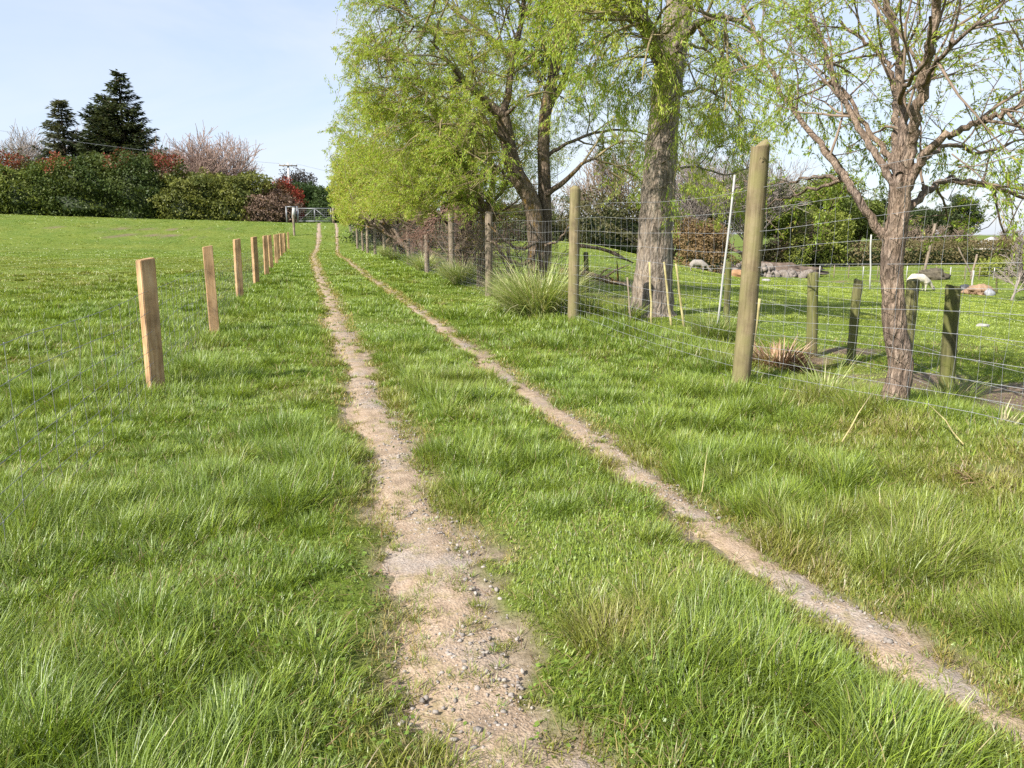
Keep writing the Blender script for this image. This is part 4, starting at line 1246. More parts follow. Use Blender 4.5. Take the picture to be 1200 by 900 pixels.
# ------------------------------------------------------------------ leafy shrubs, hedges
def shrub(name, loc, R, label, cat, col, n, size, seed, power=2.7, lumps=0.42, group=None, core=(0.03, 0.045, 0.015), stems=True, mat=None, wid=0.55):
    """R = half width x, half depth y, height; built on loc, as a leaf cloud over an opaque leafy heart"""
    rng = np.random.default_rng(seed)
    root = empty(name, loc, label, cat, group)
    d = rng.normal(0, 1, (n, 3)); d[:, 2] = np.where((d[:, 2] < 0) & (rng.random(n) < .35), -d[:, 2], d[:, 2])
    d /= np.linalg.norm(d, axis=1)[:, None]
    def surf(d, k):
        e = (np.abs(d) ** power).sum(1) ** (-1 / power)
        base = d * e[:, None]
        l = 1 + lumps * (noise3(d * np.array(R) / min(R), 2.1, seed) * 2 - 1) + lumps * 0.6 * (noise3(d * np.array(R) / min(R), 5.3, seed + 7) * 2 - 1)
        return base * l[:, None] * k
    kk = 1 - 0.30 * rng.random(n) ** 1.5
    p = surf(d, 1.0) * kk[:, None]
    A = p * np.array([R[0], R[1], R[2] * 0.5]); A[:, 2] += R[2] * 0.5
    A[:, 2] = np.maximum(A[:, 2], 0.05)
    nr = d + rng.normal(0, 0.6, (n, 3))
    dd = rng.normal(0, 1, (n, 3)); dd[:, 2] += 0.3
    hrel = np.clip(A[:, 2] / R[2], 0, 1)
    c = col(n, A, hrel, rng)
    b = Buf(); v, q, cc = leaf_quads(A, dd, size, wid, c, rng, nr); b.add(v, q, col=cc)
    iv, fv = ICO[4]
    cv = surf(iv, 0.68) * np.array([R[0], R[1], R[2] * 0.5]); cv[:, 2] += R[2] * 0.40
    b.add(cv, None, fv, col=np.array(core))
    b.build('foliage', mat or M_SHRUB, root, colour=True)
    if stems:
        for k in range(3):
            b = Buf()
            a = rng.uniform(0, 6.28); x = cos(a) * R[0] * .4; y = sin(a) * R[1] * .4
            add_tube(b, [(x * .5, y * .5, -.2), (x * .7, y * .7, R[2] * .3), (x, y, R[2] * .6)], [.08, .06, .03], 5)
            b.build('stem', M_BARK_MULTI, root)
    return root


def cmix(lo, hi, top=None, top0=0.75, sc=0.5, var=0.25):
    lo, hi = np.array(lo), np.array(hi)
    def f(n, A, h, rng):
        t = np.clip(vnoise(A[:, 0] * sc + A[:, 2] * .4, A[:, 1] * sc - A[:, 2] * .3, 17) + rng.normal(0, .2, n), 0, 1)[:, None]
        c = lo * (1 - t) + hi * t
        if top is not None:
            k = ss((h + 0.9 * (vnoise(A[:, 0] * 0.45, A[:, 1] * .45, 23) - 0.5) - top0) / 0.12) * (rng.random(n) < .8)
            c = c * (1 - k[:, None]) + np.array(top) * k[:, None]
        return c * rng.uniform(1 - var, 1 + var, (n, 1))
    return f


HG = 'hedge shrubs along the far side of the left field'
GRN = cmix((0.055, 0.085, 0.018), (0.165, 0.19, 0.038), sc=.7)
OLV = cmix((0.075, 0.092, 0.022), (0.19, 0.195, 0.042), sc=.7)
RED = (0.20, 0.055, 0.03)


def hedge_at(px, D, top, wpx, dep, col, label, n, seed, name='hedge_shrub', cat='hedge shrub', group=HG, size=0.42, **kw):
    g = GT(px, (top + 250) / 2, D); hz = P(px, top, D)[2] - g[2]
    hw = wpx / F * D / 2
    return shrub(name, (g[0], g[1], g[2] - 1.3), (hw * 1.08, dep, hz + 1.4), label, cat, col, int(n * 2.3), size * .66, seed, group=group, **kw)


hedge_at(-8, 86, 184, 120, 4.0, cmix((0.04, 0.066, 0.016), (0.10, 0.12, 0.03), RED, .70), 'dark green hedge shrub with a red crown at the far left edge', 7000, 101)
hedge_at(55, 85, 194, 110, 3.6, GRN, 'green hedge shrub below the smaller conifer', 8000, 102)
hedge_at(118, 85, 184, 100, 3.6, cmix((0.04, 0.066, 0.016), (0.11, 0.13, 0.03), RED, .84), 'green hedge shrub with a rusty red crest below the tallest conifer', 8000, 103)
hedge_at(172, 84.5, 184, 70, 3.4, cmix((0.04, 0.066, 0.016), (0.09, 0.11, 0.03), (0.20, .055, .035), .74), 'hedge shrub topped with dark red leaves, right of the tallest conifer', 6000, 104)
hedge_at(238, 84, 201, 90, 3.4, OLV, 'rounded olive green hedge shrub below the pinkish bare tree', 8000, 105)
hedge_at(283, 84, 208, 64, 3.2, OLV, 'lower olive hedge shrub at the right of the pinkish bare tree', 6000, 106)
hedge_at(318, 83, 224, 52, 2.2, cmix((0.13, 0.085, 0.06), (0.24, 0.165, 0.12)), 'brown leafless shrub left of the metal gate', 5000, 107, size=.36, core=(0.05, 0.035, 0.025))
hedge_at(329, 86, 212, 42, 1.8, cmix((0.10, 0.07, 0.03), (0.20, 0.055, 0.03), (0.27, 0.045, 0.03), .66), 'bright red-topped shrub behind the brown one by the gate', 5000, 108, size=.3)
hedge_at(348, 84, 239, 12, .7, cmix((0.22, 0.04, 0.03), (0.30, 0.05, 0.04)), 'small bright red bush behind the gate post', 900, 109, size=.25)
hedge_at(352, 100, 218, 46, 3.0, cmix((0.03, 0.055, 0.016), (0.055, 0.085, 0.025)), 'dark green clipped tree behind the metal gate, left of two', 6000, 110, 'hedge_shrub', 'hedge shrub', None)
hedge_at(385, 98, 221, 46, 3.0, cmix((0.03, 0.055, 0.016), (0.06, 0.09, 0.025)), 'dark green clipped tree behind the metal gate, right of two', 6000, 111, 'hedge_shrub', 'hedge shrub', None)
for k, px in enumerate((354, 364, 374, 384)):
    hedge_at(px, 84, 257 + (k % 2), 12, .7, cmix((0.12, 0.20, 0.04), (0.18, 0.26, 0.06)), ('low bright green bush seen through the gate, nearest the sign', 'low bright green bush left of the gate upright', 'low bright green bush right of the gate upright', 'low bright green bush seen through the gate at its right end')[k], 700, 120 + k, 'garden_bush', 'bush', 'bright bushes beyond the gate', size=.25, stems=False)

# right background
g_ = cmix((0.10, 0.135, 0.03), (0.21, 0.24, 0.055)); br_ = cmix((0.12, 0.095, 0.05), (0.20, 0.165, 0.085), (0.26, 0.2, 0.12), .8); yg = cmix((0.17, 0.21, 0.04), (0.27, 0.29, 0.06))
dk = cmix((0.035, 0.055, 0.02), (0.07, 0.085, 0.03))
BG = 'trees and shrubs beyond the right pasture'
hedge_at(1115, 84, 284, 470, 1.8, cmix((0.10, 0.10, 0.035), (0.20, 0.15, 0.08)), 'long low clipped hedge with brownish top across the back of the right pasture', 14000, 201, 'clipped_hedge', 'hedge', None, size=.35, power=6, lumps=.08)
hedge_at(962, 80, 252, 55, 2.6, yg, 'yellow-green round bush at the left end of the clipped hedge', 5000, 202, 'round_bush', 'bush', BG)
hedge_at(938, 76, 272, 24, 1.2, yg, 'small yellow-green bush in front of the larger yellow-green one', 1800, 203, 'round_bush', 'bush', BG, size=.25)
hedge_at(825, 60, 262, 60, 2.0, cmix((0.16, 0.10, 0.05), (0.24, 0.17, 0.08)), 'orange-brown scrubby bush between the massive trunk and the nearest tall post', 5000, 204, 'scrub_bush', 'bush', BG, size=.28)
hedge_at(720, 62, 236, 150, 2.5, cmix((0.07, 0.075, 0.03), (0.13, 0.115, 0.05)), 'dark brown-green thicket on the bank left of the massive trunk', 9000, 205, 'thicket', 'thicket', BG, size=.3)
hedge_at(590, 60, 240, 140, 2.5, cmix((0.06, 0.085, 0.03), (0.11, 0.12, 0.045)), 'green-brown thicket behind the low forking willow', 9000, 206, 'thicket', 'thicket', BG, size=.3)
hedge_at(1180, 62, 303, 70, 1.2, yg, 'low bright green bushes before the hedge at the right edge', 3000, 207, 'low_bush', 'bush', BG, size=.2)
hedge_at(470, 66, 238, 120, 2.5, cmix((0.05, 0.075, 0.03), (0.10, 0.11, 0.04)), 'dim green thicket behind the row of willows', 7000, 208, 'thicket', 'thicket', BG, size=.3)


def leafy_tree(px, D, top, wpx, col, label, seed, name='leafy_tree', n=15000, size=.3, bark=None, cat='tree'):
    g = GT(px, top + 20, D); hz = P(px, top, D)[2] - g[2]; hw = wpx / F * D / 2
    rng = np.random.default_rng(seed)
    root = empty(name, (g[0], g[1], g[2] - .1), label, cat, BG)
    T = Tree(seed, wp(len=[hz * .4, hz * .42, hz * .22, hz * .12, 1], n=[7, 6, 5, 0, 0], max=3, floor=.5, seg=[.6, .6, .5, .4, .3], rad=[.2, .12, .06, .03, .01], rmin=.012, up=[.2, .05, .05, 0, 0]))
    T.grow((0, 0, 0), (0, 0, 1), hz * .4, hz * .022 + .05, 0)
    b = Buf()
    for pts, rad, lev in T.limbs + T.br: add_tube(b, pts, rad, max(3, 7 - lev * 2))
    b.build('trunk', bark or M_BARK_MULTI, root, smooth=True)
    m = 60; cx = rng.normal(0, 1, (m, 3)); cx /= np.linalg.norm(cx, axis=1)[:, None]; cx *= (rng.random((m, 1)) ** .4)
    cx = cx * np.array([hw * .8, hw * .8, hz * .32]); cx[:, 2] += hz * .62
    id_ = rng.integers(0, m, n); o = rng.normal(0, 1, (n, 3)); o /= np.linalg.norm(o, axis=1)[:, None]
    A = cx[id_] + o * (0.75 + .35 * rng.random((n, 1))) * np.array([hw, hw, hz * .3]) * .26
    v, q, cc = leaf_quads(A, rng.normal(0, 1, (n, 3)), size, .55, col(n, A, A[:, 2] / hz, rng), rng, o + rng.normal(0, .7, (n, 3)))
    b = Buf(); b.add(v, q, col=cc); b.build('crown', M_SHRUB, root, colour=True)
    return root


leafy_tree(905, 78, 205, 90, g_, 'mid green leafy tree behind the nearest tall post', 301)
leafy_tree(975, 90, 195, 95, g_, 'mid green leafy tree behind the yellow-green round bush', 302)
leafy_tree(835, 85, 210, 80, cmix((0.09, 0.11, 0.03), (0.15, 0.16, 0.05)), 'olive leafy tree right of the massive trunk', 303)
leafy_tree(1040, 105, 222, 80, dk, 'dark tree behind the young willow trunk', 304)
leafy_tree(1075, 110, 240, 60, dk, 'dark rounded tree just right of the young willow trunk', 305)
leafy_tree(1125, 120, 226, 60, dk, 'dark pine-like tree left of the white roof', 306)


leafy_tree(880, 92, 188, 70, cmix((0.10, 0.13, 0.03), (0.18, 0.20, 0.05)), 'pale green tree just left of the nearest tall post, behind the rubble', 307)
leafy_tree(940, 86, 215, 60, g_, 'low spreading green tree between the nearest tall post and the yellow-green round bush', 308)
leafy_tree(1010, 96, 225, 60, g_, 'green tree left of the young willow trunk, beyond the clipped hedge', 309)


def bare_tree(px, D, top, wpx, mat, label, seed, name='bare_tree', spread=1.0, group=None, limbs=9, thick=1.0, base_frac=.22, dense=1.0):
    g = GT(px, top + 25, D); hz = P(px, top, D)[2] - g[2]
    w = wpx / F * D / 2
    T = Tree(seed, wp(len=[hz * base_frac, hz * .62, hz * .3, hz * .17, hz * .11], n=[limbs, int(10 * dense), int(8 * dense), 5, 0], t0=[.55, .3, .2, .15, 0], seg=[.5, .6, .5, .4, .35], trop=[0, .03, .03, .03, .02],
                      wob=[.05, .09, .09, .1, .1], rad=[.3, .14 * thick, .06 * thick, .045 * thick, .034 * thick], rmin=.026 * thick, floor=.5, limblev=1,
                      ang=[(12 * spread, 50 * spread), (20, 48), (20, 45), (20, 45), (0, 0)], up=[.15, .1, .08, .05, 0]))
    T.grow((0, 0, 0), (0, 0, 1), hz * base_frac, hz * .022, 0)
    return build_tree(name, (g[0], g[1], g[2] - .2), T, label, 'bare tree', group, mat, mat)


BT = bare_tree(272, 105, 126, 110, M_TWIG_PINK, 'pinkish bare tree with fanned branches rising behind the olive hedge', 423, spread=1.5, limbs=22, base_frac=.18, dense=1.35)
bare_tree(216, 108, 172, 60, M_TWIG_GREY, 'smaller grey bare tree at the left of the pinkish bare tree', 402)
bare_tree(8, 100, 138, 80, M_TWIG_GREY, 'bare spreading tree at the far left edge', 403, spread=1.3)
bare_tree(38, 112, 128, 60, M_TWIG_GREY, 'pale bare tree just left of the smaller conifer', 404)
bare_tree(722, 64, 150, 160, M_TWIG_BROWN, 'bare twiggy tree seen between the low forking willow and the massive trunk', 405, group=BG, spread=1.2, thick=.8)
bare_tree(840, 70, 140, 140, M_TWIG_GREY, 'bare grey tree right of the massive trunk', 406, group=BG, spread=1.2, thick=.8)
bare_tree(885, 76, 150, 120, M_TWIG_GREY, 'bare grey tree whose crown shows behind the top of the nearest tall post', 412, group=BG, spread=1.2, thick=.8)
bare_tree(790, 66, 170, 100, M_TWIG_GREY, 'bare grey tree right behind the massive trunk', 413, group=BG, spread=1.2, thick=.7)
bare_tree(985, 92, 190, 90, M_TWIG_PINK, 'brown bare tree left of the young willow trunk', 414, group=BG, spread=1.2)
bare_tree(1055, 88, 232, 70, M_TWIG_BROWN, 'brown bare tree behind the clipped hedge and young willow', 407, group=BG, thick=1.0)
bare_tree(1120, 100, 255, 60, M_TWIG_BROWN, 'low brown bare tree left of the white roof', 408, group=BG, spread=1.3)
bare_tree(1190, 96, 252, 60, M_TWIG_BROWN, 'low brown bare tree right of the white roof', 409, group=BG, spread=1.3)
bare_tree(1193, 40, 270, 30, M_TWIG_GREY, 'thin pale sapling at the right edge of the pasture', 410, 'sapling', group=BG, thick=.5)
bare_tree(665, 75, 190, 110, M_TWIG_GREY, 'dim bare tree behind the pale stem of the forking willow', 411, group=BG, thick=.9)



# ------------------------------------------------------------------ conifers
def conifer(px, D, top, wpx, label, seed, col, droop, dens, cols2=None, rag=0.35, shape=0.9):
    g = GT(px, top, D); hz = P(px, top, D)[2] - g[2]; R = wpx / F * D / 2 * 1.42
    rng = np.random.default_rng(seed)
    root = empty('conifer_tree', (g[0], g[1], g[2] - .2), label, 'conifer', 'conifers behind the left hedge')
    b = Buf(); add_tube(b, [(0, 0, -.2), (0.1, 0, hz * .5), (0.15, .1, hz * .98)], [hz * .022, hz * .014, .04], 8)
    b.build('trunk', M_BARK_MULTI, root, smooth=True)
    bb = Buf(); A = []; Dd = []; Nn = []
    z = hz * .08
    while z < hz * .985:
        t = z / hz
        for k in range(int(5 + dens * (1 - t))):
            a = rng.uniform(0, 2 * pi); L = R * min(1.0, (1 - t) ** shape * 1.25 + .03) * (1 - rag * rng.random())
            if rng.random() < .12: L *= 1.3
            m = max(3, int(L / .22)); u = np.linspace(0, 1, m)
            x = np.cos(a) * L * u; y = np.sin(a) * L * u; zz = z + L * (-droop * u + (droop * 1.15 + .12) * u ** 2.2)
            pts = np.stack([x + .12, y, zz], -1)
            add_tube(bb, pts, np.linspace(.05, .015, m), 3)
            per = 6
            pp = np.repeat(pts[max(0, m // 6):], per, 0); nn = len(pp)
            side = rng.normal(0, .16 + .05 * L * .3, nn)
            pp = pp + np.stack([-np.sin(a) * side, np.cos(a) * side, rng.normal(-.05, .06, nn)], -1)
            A.append(pp)
            dd = np.stack([np.cos(a + side * 2), np.sin(a + side * 2), rng.normal(-.15, .3, nn)], -1); Dd.append(dd)
            Nn.append(np.stack([rng.normal(0, .5, nn), rng.normal(0, .5, nn), np.ones(nn)], -1))
        z += hz * .018 * rng.uniform(.8, 1.3)
    bb.build('branches', M_BARK_MULTI, root)
    A = np.concatenate(A); Dd = np.concatenate(Dd); Nn = np.concatenate(Nn)
    v, q, cc = leaf_quads(A, Dd, .62, .34, cmix(*col, var=.3)(len(A), A, A[:, 2] / hz, rng), rng, Nn)
    b = Buf(); b.add(v, q, col=cc); b.build('crown', M_NEEDLE, root, colour=True)
    return root


conifer(68, 108, 113, 66, 'smaller greyish green conifer with tiered open branches', 501, ((0.06, 0.072, 0.042), (0.13, 0.135, 0.075)), .12, 3, rag=.45, shape=.85)
conifer(136, 106, 78, 106, 'tallest dark conifer with ragged top and broad base', 502, ((0.03, 0.042, 0.018), (0.075, 0.09, 0.034)), .22, 10, rag=.55, shape=1.1)
conifer(120, 108, 108, 54, 'dark conifer with a blunt top merging into the left of the tallest one', 503, ((0.03, 0.042, 0.018), (0.07, 0.085, 0.032)), .2, 9, rag=.4, shape=.55)
hedge_at(349, 125, 203, 36, 2.0, cmix((0.05, 0.045, 0.04), (0.09, 0.075, 0.065)), 'dark flat-topped pine crown behind the utility pole', 2500, 504, 'flat_pine', 'pine', None, size=.5)

# ------------------------------------------------------------------ gate, pole, house
DG = 79.0
gl = np.array(P(349.5, 262, DG)); gr_ = np.array(P(389, 262, DG)); zg = min(tz(gl[0], gl[1]), tz(gr_[0], gr_[1]))
ga = empty('metal_gate', (gl[0], gl[1], zg), 'grey pipe gate with crossed braces closing the far end of the track', 'gate')
dv = gr_ - gl; wl = sqrt(dv[0] ** 2 + dv[1] ** 2); ux, uy = dv[0] / wl, dv[1] / wl
gp = lambda u, z: (ux * u * wl, uy * u * wl, z)
b = Buf()
for A_, B_ in (((0.02, .18), (0.98, .18)), ((0.02, 1.42), (0.98, 1.42)), ((0.02, .18), (0.02, 1.42)), ((0.98, .18), (0.98, 1.42)), ((.5, .18), (.5, 1.42))):
    add_tube(b, [gp(*A_), gp(*B_)], .05, 8, cap=True)
b.build('frame', M_STEEL, ga)
for A_, B_ in (((0.04, .2), (.48, 1.38)), ((.96, .2), (.52, 1.38))):
    b = Buf(); add_tube(b, [gp(*A_), gp(*B_)], .03, 6, cap=True); b.build('brace', M_STEEL, ga)
b = Buf()
for z in (.4, .62, .84, 1.06, 1.25): add_tube(b, [gp(.02, z), gp(.98, z)], .008, 4)
for u in np.linspace(.08, .92, 14): add_tube(b, [gp(u, .18), gp(u, 1.42)], .006, 3)
b.build('mesh_infill', M_WIRE_DARK, ga)
gs = empty('gate_stile', tuple(G(343, DG - .6)), 'galvanised pipe strainer frame with two uprights left of the metal gate', 'gate frame')
b = Buf()
for u in (-.55, .5):
    bb = Buf(); add_tube(bb, [(u, 0, -.3), (u, 0, 1.62)], .075, 10, cap=True); bb.build('upright', M_STEEL, gs)
bb = Buf(); add_tube(bb, [(-.55, 0, 1.55), (.5, 0, 1.55)], .05, 8, cap=True); bb.build('top_rail', M_STEEL, gs)
gx = G(344, DG - .8)
sg = empty('sign_board', (gx[0], gx[1], gx[2] + .42), 'blank white panel hanging from the pipe frame beside the gate', 'sign')
bb = Buf(); add_box(bb, (0, 0, .55), (.34, .03, 1.05), .1); o = bb.build('panel', M_WHITE, sg); o.rotation_euler = (0, .12, 0)
for u in (-.1, .2):
    bb = Buf(); add_tube(bb, [(u, 0, 1.05), (u + .02, 0, 1.14)], .01, 5); bb.build('hook', M_STEEL, sg)
gx = G(391, DG)
bb = Buf(); add_tube(bb, [(0, 0, -.3), (0, 0, .8), (0, 0, 1.6)], [.13, .125, .12], 12, cap=True)
o = bb.build('gate_post', M_POST_OLD, None); o.location = gx; setp(o, 'stout grey post the metal gate shuts against on its right', 'gate post')
gx = G(345, 76)

# utility pole with cross-arm and cables
DP = 104; g = GT(338, 200, DP); hp = P(338, 191, DP)[2] - g[2]
up = empty('utility_pole', (g[0], g[1], g[2] - .2), 'pale power pole with one cross-arm rising above the red-topped shrub', 'power pole')
bb = Buf(); add_tube(bb, [(0, 0, 0), (0, 0, hp * .5), (0, 0, hp + .2)], [.19, .17, .14], 10, cap=True); bb.build('pole', M_CONCRETE, up)
bb = Buf(); add_box(bb, (0, -.18, hp - .15), (2.3, .12, .14)); bb.build('cross_arm', M_POST_OLD, up)
for u in (-1.05, -.45, .45, 1.05):
    bb = Buf(); add_tube(bb, [(u, -.18, hp - .08), (u, -.18, hp + .02), (u, -.18, hp + .1)], [.05, .06, .035], 8, cap=True); bb.build('insulator', M_CONCRETE, up)
def cable(p, q_, sag, r, label):
    p, q_ = np.array(p), np.array(q_); t = np.linspace(0, 1, 24)
    pts = p + (q_ - p) * t[:, None]; pts[:, 2] -= sag * 4 * t * (1 - t)
    b = Buf(); add_tube(b, pts - p, r, 4); o = b.build('power_cable', M_WIRE, None); o.location = p; setp(o, label, 'cable')
top = np.array((g[0], g[1], g[2] + hp))
cable(top + [-1.05, -.18, -.1], P(-150, 128, 84), 0.6, .015, 'light power cable crossing in front of the conifers to the power pole')
cable(top + [1.05, -.18, -.1], P(560, 236, 140), 0.3, .012, 'thin power cable running right from the power pole into the willows')

# white-roofed house far right
g = G(1160, 105); hh = 2.5
ho = empty('house', (g[0], g[1], g[2] - .2), 'low house with a white gabled roof beyond the clipped hedge', 'house', rz=-YAW + .15)
bb = Buf(); add_box(bb, (0, 0, 1.45), (6.6, 5, 2.9)); bb.build('wall', plain_mat('house_wall', (.45, .42, .38), .9), ho)
bb = Buf(); rz_ = P(1160, 264, 105)[2] - g[2] + .2 - .6
ry = 2.9; 
V = [(-3.9, -3, ry), (3.9, -3, ry), (3.9, 3, ry), (-3.9, 3, ry), (-.5, 0, ry + 1.9), (.9, 0, ry + 1.9)]
bb.add(V, [[0, 1, 5, 4], [2, 3, 4, 5]], [[1, 2, 5], [3, 0, 4]]); bb.poly([3, 2, 1, 0]); bb.build('roof', M_WHITE, ho)
for u in (-1.8, 1.6):
    bb = Buf(); add_box(bb, (u, -2.51, 1.6), (1.3, .06, 1.1)); w_ = bb.build('window', M_WHITE, ho)
    bb = Buf(); add_box(bb, (u, -2.55, 1.6), (1.1, .03, .9)); bb.build('pane', M_DARK, w_)

ho.scale = (.5, .5, .62)
# ------------------------------------------------------------------ sheep (one skinned body each)
def sheep(loc, rz, sc, mat, label, grazing=True):
    root = empty('sheep', loc, label, 'sheep', 'sheep grazing in the right pasture', rz)
    me = bpy.data.meshes.new('body')
    V = [(0, 0, .68), (.28, 0, .69), (.5, 0, .66), (-.28, 0, .70), (-.5, 0, .64), (-.6, 0, .54),
         (.68, 0, .5), (.82, 0, .3), (.95, 0, .14)]
    E = [(0, 1), (1, 2), (0, 3), (3, 4), (4, 5), (2, 6), (6, 7), (7, 8)]
    Rr = [.27, .28, .22, .29, .24, .1, .13, .085, .05]
    for sx, base in ((.42, 2), (-.42, 4)):
        for sy in (-1, 1):
            k = len(V)
            if sx > 0: V += [(sx, sy * .13, .42), (sx + .01, sy * .13, .24), (sx - .01, sy * .13, .03)]
            else: V += [(sx, sy * .14, .42), (sx - .07, sy * .14, .26), (sx - .04, sy * .14, .03)]
            Rr += [.1, .045, .035]; E += [(base, k), (k, k + 1), (k + 1, k + 2)]
    me.from_pydata(V, E, []); me.materials.append(mat)
    o = bpy.data.objects.new('body', me); COL.objects.link(o); o.parent = root
    md = o.modifiers.new('skin', 'SKIN'); md.use_smooth_shade = True
    for i, r in enumerate(Rr): me.skin_vertices[0].data[i].radius = (r, r)
    me.skin_vertices[0].data[0].use_root = True
    o.modifiers.new('sub', 'SUBSURF').render_levels = 2
    o.modifiers['sub'].levels = 2
    bb = Buf(); v, f = ICO[2]
    a = -.85; vv = v * np.array([.16, .075, .085]); vv[:, 1] *= 1 - .35 * (vv[:, 0] > 0.05)
    R_ = np.array([[cos(a), 0, -sin(a)], [0, 1, 0], [sin(a), 0, cos(a)]])
    bb.add(vv @ R_.T + np.array([.94, 0, .17]), None, f); bb.build('face', M_FACE, root, smooth=True)
    for sy in (-1, 1):
        bb = Buf(); vv = v * np.array([.035, .08, .02]); bb.add(vv + np.array([.87, sy * .13, .27]), None, f); bb.build('ear', M_FACE, root, smooth=True)
    root.scale = (sc, sc, sc)
    return root


g = G(1074, 46); sheep(g, -YAW + .1, 1.1, M_WOOL, 'cream sheep grazing with its head to the right, just right of the young willow trunk')
g = G(817, 36); sheep(g, -YAW - .25, .62, M_WOOL_GREY, 'small greyish sheep grazing between the massive trunk and the white pole')

# ------------------------------------------------------------------ odds and ends in the pasture
def lump(name, loc, R, mat, label, cat, seed, sub=3, rough=.35, freq=1.6):
    v, f = ICO[sub]; d = 1 + rough * (noise3(v, freq, seed) * 2 - 1) + rough * .6 * (noise3(v, freq * 2.7, seed + 3) * 2 - 1)
    b = Buf(); b.add(v * d[:, None] * np.array(R), None, f)
    o = b.build(name, mat, None, smooth=False); o.location = (loc[0], loc[1], loc[2] + R[2] * .35); o.rotation_euler[2] = -YAW
    return setp(o, label, cat)


g = G(1150, 17); 
g = GP(1151, 383); lump('grey_stone', g, (.13, .07, .05), M_ROCK, 'flat pale grey stone lying in the grass at the right edge of the paddock', 'stone', 601)
g = G(1130, 47); lump('feed_trough', g, (.4, .3, .3), M_DARK, 'dark feed trough standing left of the hay heap', 'trough', 602, rough=.12)
hay = lump('hay_heap', G(1147, 44), (.75, .6, .42), plain_mat('hay', (.27, .18, .115), .95, 0, .1, .3, 5.0), 'brownish heap of hay in the far pasture', 'hay heap', 603, 4, .4, 2.2)
b_ = Buf(); g_n = 900; a_ = RNG.uniform(0, 2 * pi, g_n); r_ = np.sqrt(RNG.random(g_n))
blades(b_, np.cos(a_) * r_ * .85, np.sin(a_) * r_ * .65, (1 - r_ ** 2) * .34 - .12, RNG.uniform(.12, .32, g_n), np.full(g_n, .035), RNG.uniform(0, 6.28, g_n), RNG.uniform(.5, 1.5, g_n), RNG.uniform(0, .8, g_n), np.array([.32, .22, .14]) * RNG.uniform(.6, 1.2, (g_n, 1)), 2)
b_.build('loose_hay', M_STRAW, hay, colour=True)
lump('grey_tarp', G(1159, 43.4), (.3, .25, .22), plain_mat('tarp_grey', (.27, .28, .30), .6), 'crumpled grey-white tarp at the right side of the hay heap', 'tarp', 604, 3, .3)
lump('clay_mound', G(862, 42), (.7, .5, .3), M_CLAY, 'small orange mound of clay left of the nearest tall post', 'mound', 605, 4, .3)
lump('white_stone', G(898, 46), (.26, .18, .12), M_ROCK, 'small pale stone in the pasture right of the nearest tall post', 'stone', 606, 3, .2)
lump('dark_bush_pile', G(1092, 58), (1.0, .6, .55), plain_mat('brush', (.1, .085, .06), .95, 0, .1, .4, 4.), 'dark brush pile at the foot of the leaning timber prop', 'brush pile', 607, 4, .45, 2.6)

# rubble bank: individual rocks heaped on an earth bank
bank = lump('earth_bank', G(900, 62), (4.2, 1.6, .65), plain_mat('bank_soil', (.14, .105, .08), .95, 0, .1, .4, 2.5), 'low brown earth bank crossing behind the nearest tall post', 'bank', 610, 4, .5, 3.4)
v, f = ICO[2]; rr = np.random.default_rng(9)
first = None
for k in range(150):
    px = rr.uniform(832, 905) if k < 100 else rr.uniform(900, 950); D = 60.4 - rr.random() * 1.6; g = G(px, D)
    if first is None:
        b = Buf(); d = 1 + .4 * (noise3(v, 1.5, 620) * 2 - 1); b.add(v * d[:, None], None, f); o = b.build('rubble_stone', M_RUBBLE, None); first = o
    else:
        o = first.copy(); COL.objects.link(o)
    s = rr.uniform(.13, .34)
    o.location = (g[0], g[1], g[2] + rr.uniform(0.05, .8 if k < 100 else .4)); o.scale = (s * rr.uniform(.8, 1.5), s, s * rr.uniform(.6, 1)); o.rotation_euler = tuple(rr.uniform(0, 6, 3))
    setp(o, 'dark stone heaped in the rubble against the low brown bank', 'stone', 'stones of the rubble heap')

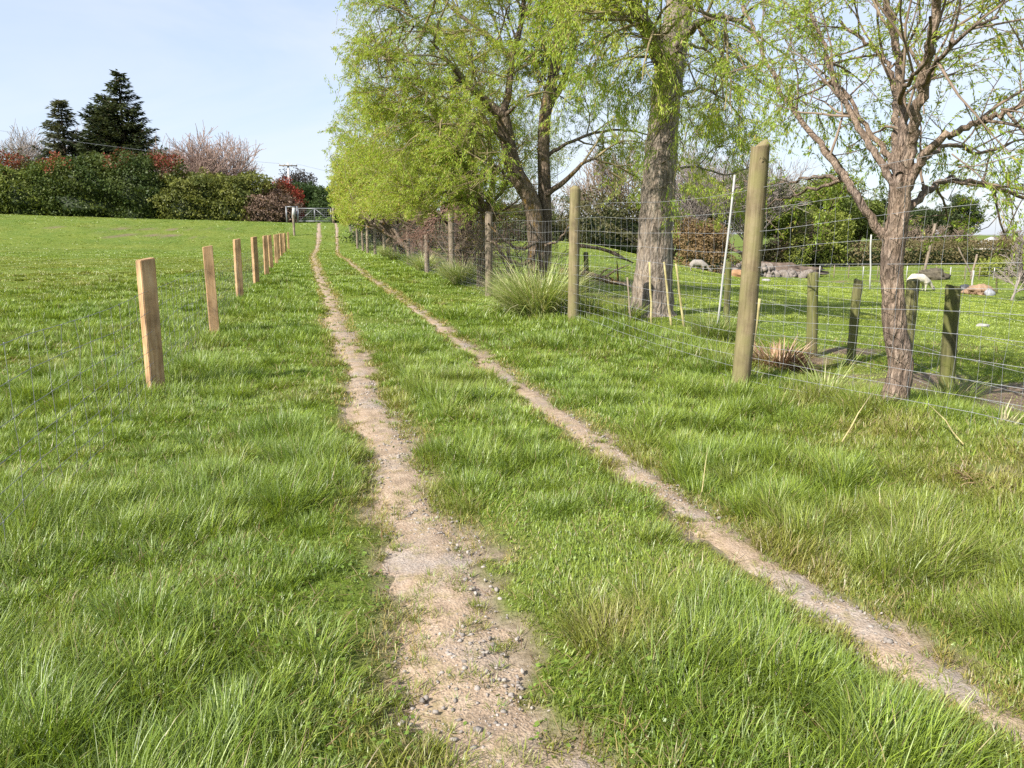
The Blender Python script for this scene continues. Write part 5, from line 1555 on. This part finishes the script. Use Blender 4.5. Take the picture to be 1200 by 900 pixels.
# ------------------------------------------------------------------ sky, sun, camera
EL = radians(40); sx, sy = -0.894, -0.445
w = bpy.data.worlds.new('World'); scene.world = w; w.use_nodes = True
t = w.node_tree; t.nodes.clear()
sky = N(t, 'ShaderNodeTexSky', sky_type='NISHITA'); sky.sun_disc = False
sky.sun_elevation = EL; sky.sun_rotation = atan2(sx, sy) % (2 * pi); sky.air_density = 1.0; sky.dust_density = 0.7; sky.ozone_density = 1.2
tc = N(t, 'ShaderNodeTexCoord'); mp = N(t, 'ShaderNodeMapping'); mp.inputs['Scale'].default_value = (1.2, 1.2, 4.5); mp.inputs['Rotation'].default_value = (.1, .2, .5)
t.links.new(tc.outputs['Generated'], mp.inputs['Vector'])
cl = noise(t, 1.4, 6, .55, mp.outputs[0], .5)
cr = ramp(t, [(.40, (.05, .05, .05)), (.75, (.62, .62, .62))], cl.outputs[0])
hz_ = mixc(t, sky.outputs[0], (2.85, 3.4, 4.7), 0.6)
skyc = mixc(t, hz_, (4.5, 4.6, 4.85), cr.outputs[0])
bg = N(t, 'ShaderNodeBackground'); bg.inputs['Strength'].default_value = 0.10
wo = N(t, 'ShaderNodeOutputWorld')
t.links.new(skyc, bg.inputs[0]); t.links.new(bg.outputs[0], wo.inputs[0])

sl = bpy.data.lights.new('sun', 'SUN'); sl.energy = 4.2; sl.angle = radians(0.53); sl.color = (1, .95, .87)
so = bpy.data.objects.new('sun', sl); COL.objects.link(so)
from mathutils import Vector
dvec = Vector((-sx * cos(EL), -sy * cos(EL), -sin(EL)))
so.rotation_euler = dvec.to_track_quat('-Z', 'Y').to_euler(); so.location = (0, 0, 30)

cam = bpy.data.cameras.new('camera'); cam.sensor_width = 36; cam.lens = 36 * F / 1200; cam.clip_end = 2000; cam.clip_start = 0.05
co = bpy.data.objects.new('camera', cam); COL.objects.link(co)
co.location = (0, 0, H); co.rotation_euler = (pi / 2 - PITCH, 0, -YAW)
scene.camera = co

scene.view_settings.view_transform = 'Standard'; scene.view_settings.look = 'None'
scene.view_settings.exposure = 1.15; scene.view_settings.gamma = 1
scene.render.engine = 'CYCLES'
c = scene.cycles
c.max_bounces = 5; c.diffuse_bounces = 3; c.glossy_bounces = 2; c.transmission_bounces = 3; c.transparent_max_bounces = 4
c.use_denoising = False; c.sample_clamp_indirect = 6; c.caustics_reflective = False; c.caustics_refractive = False
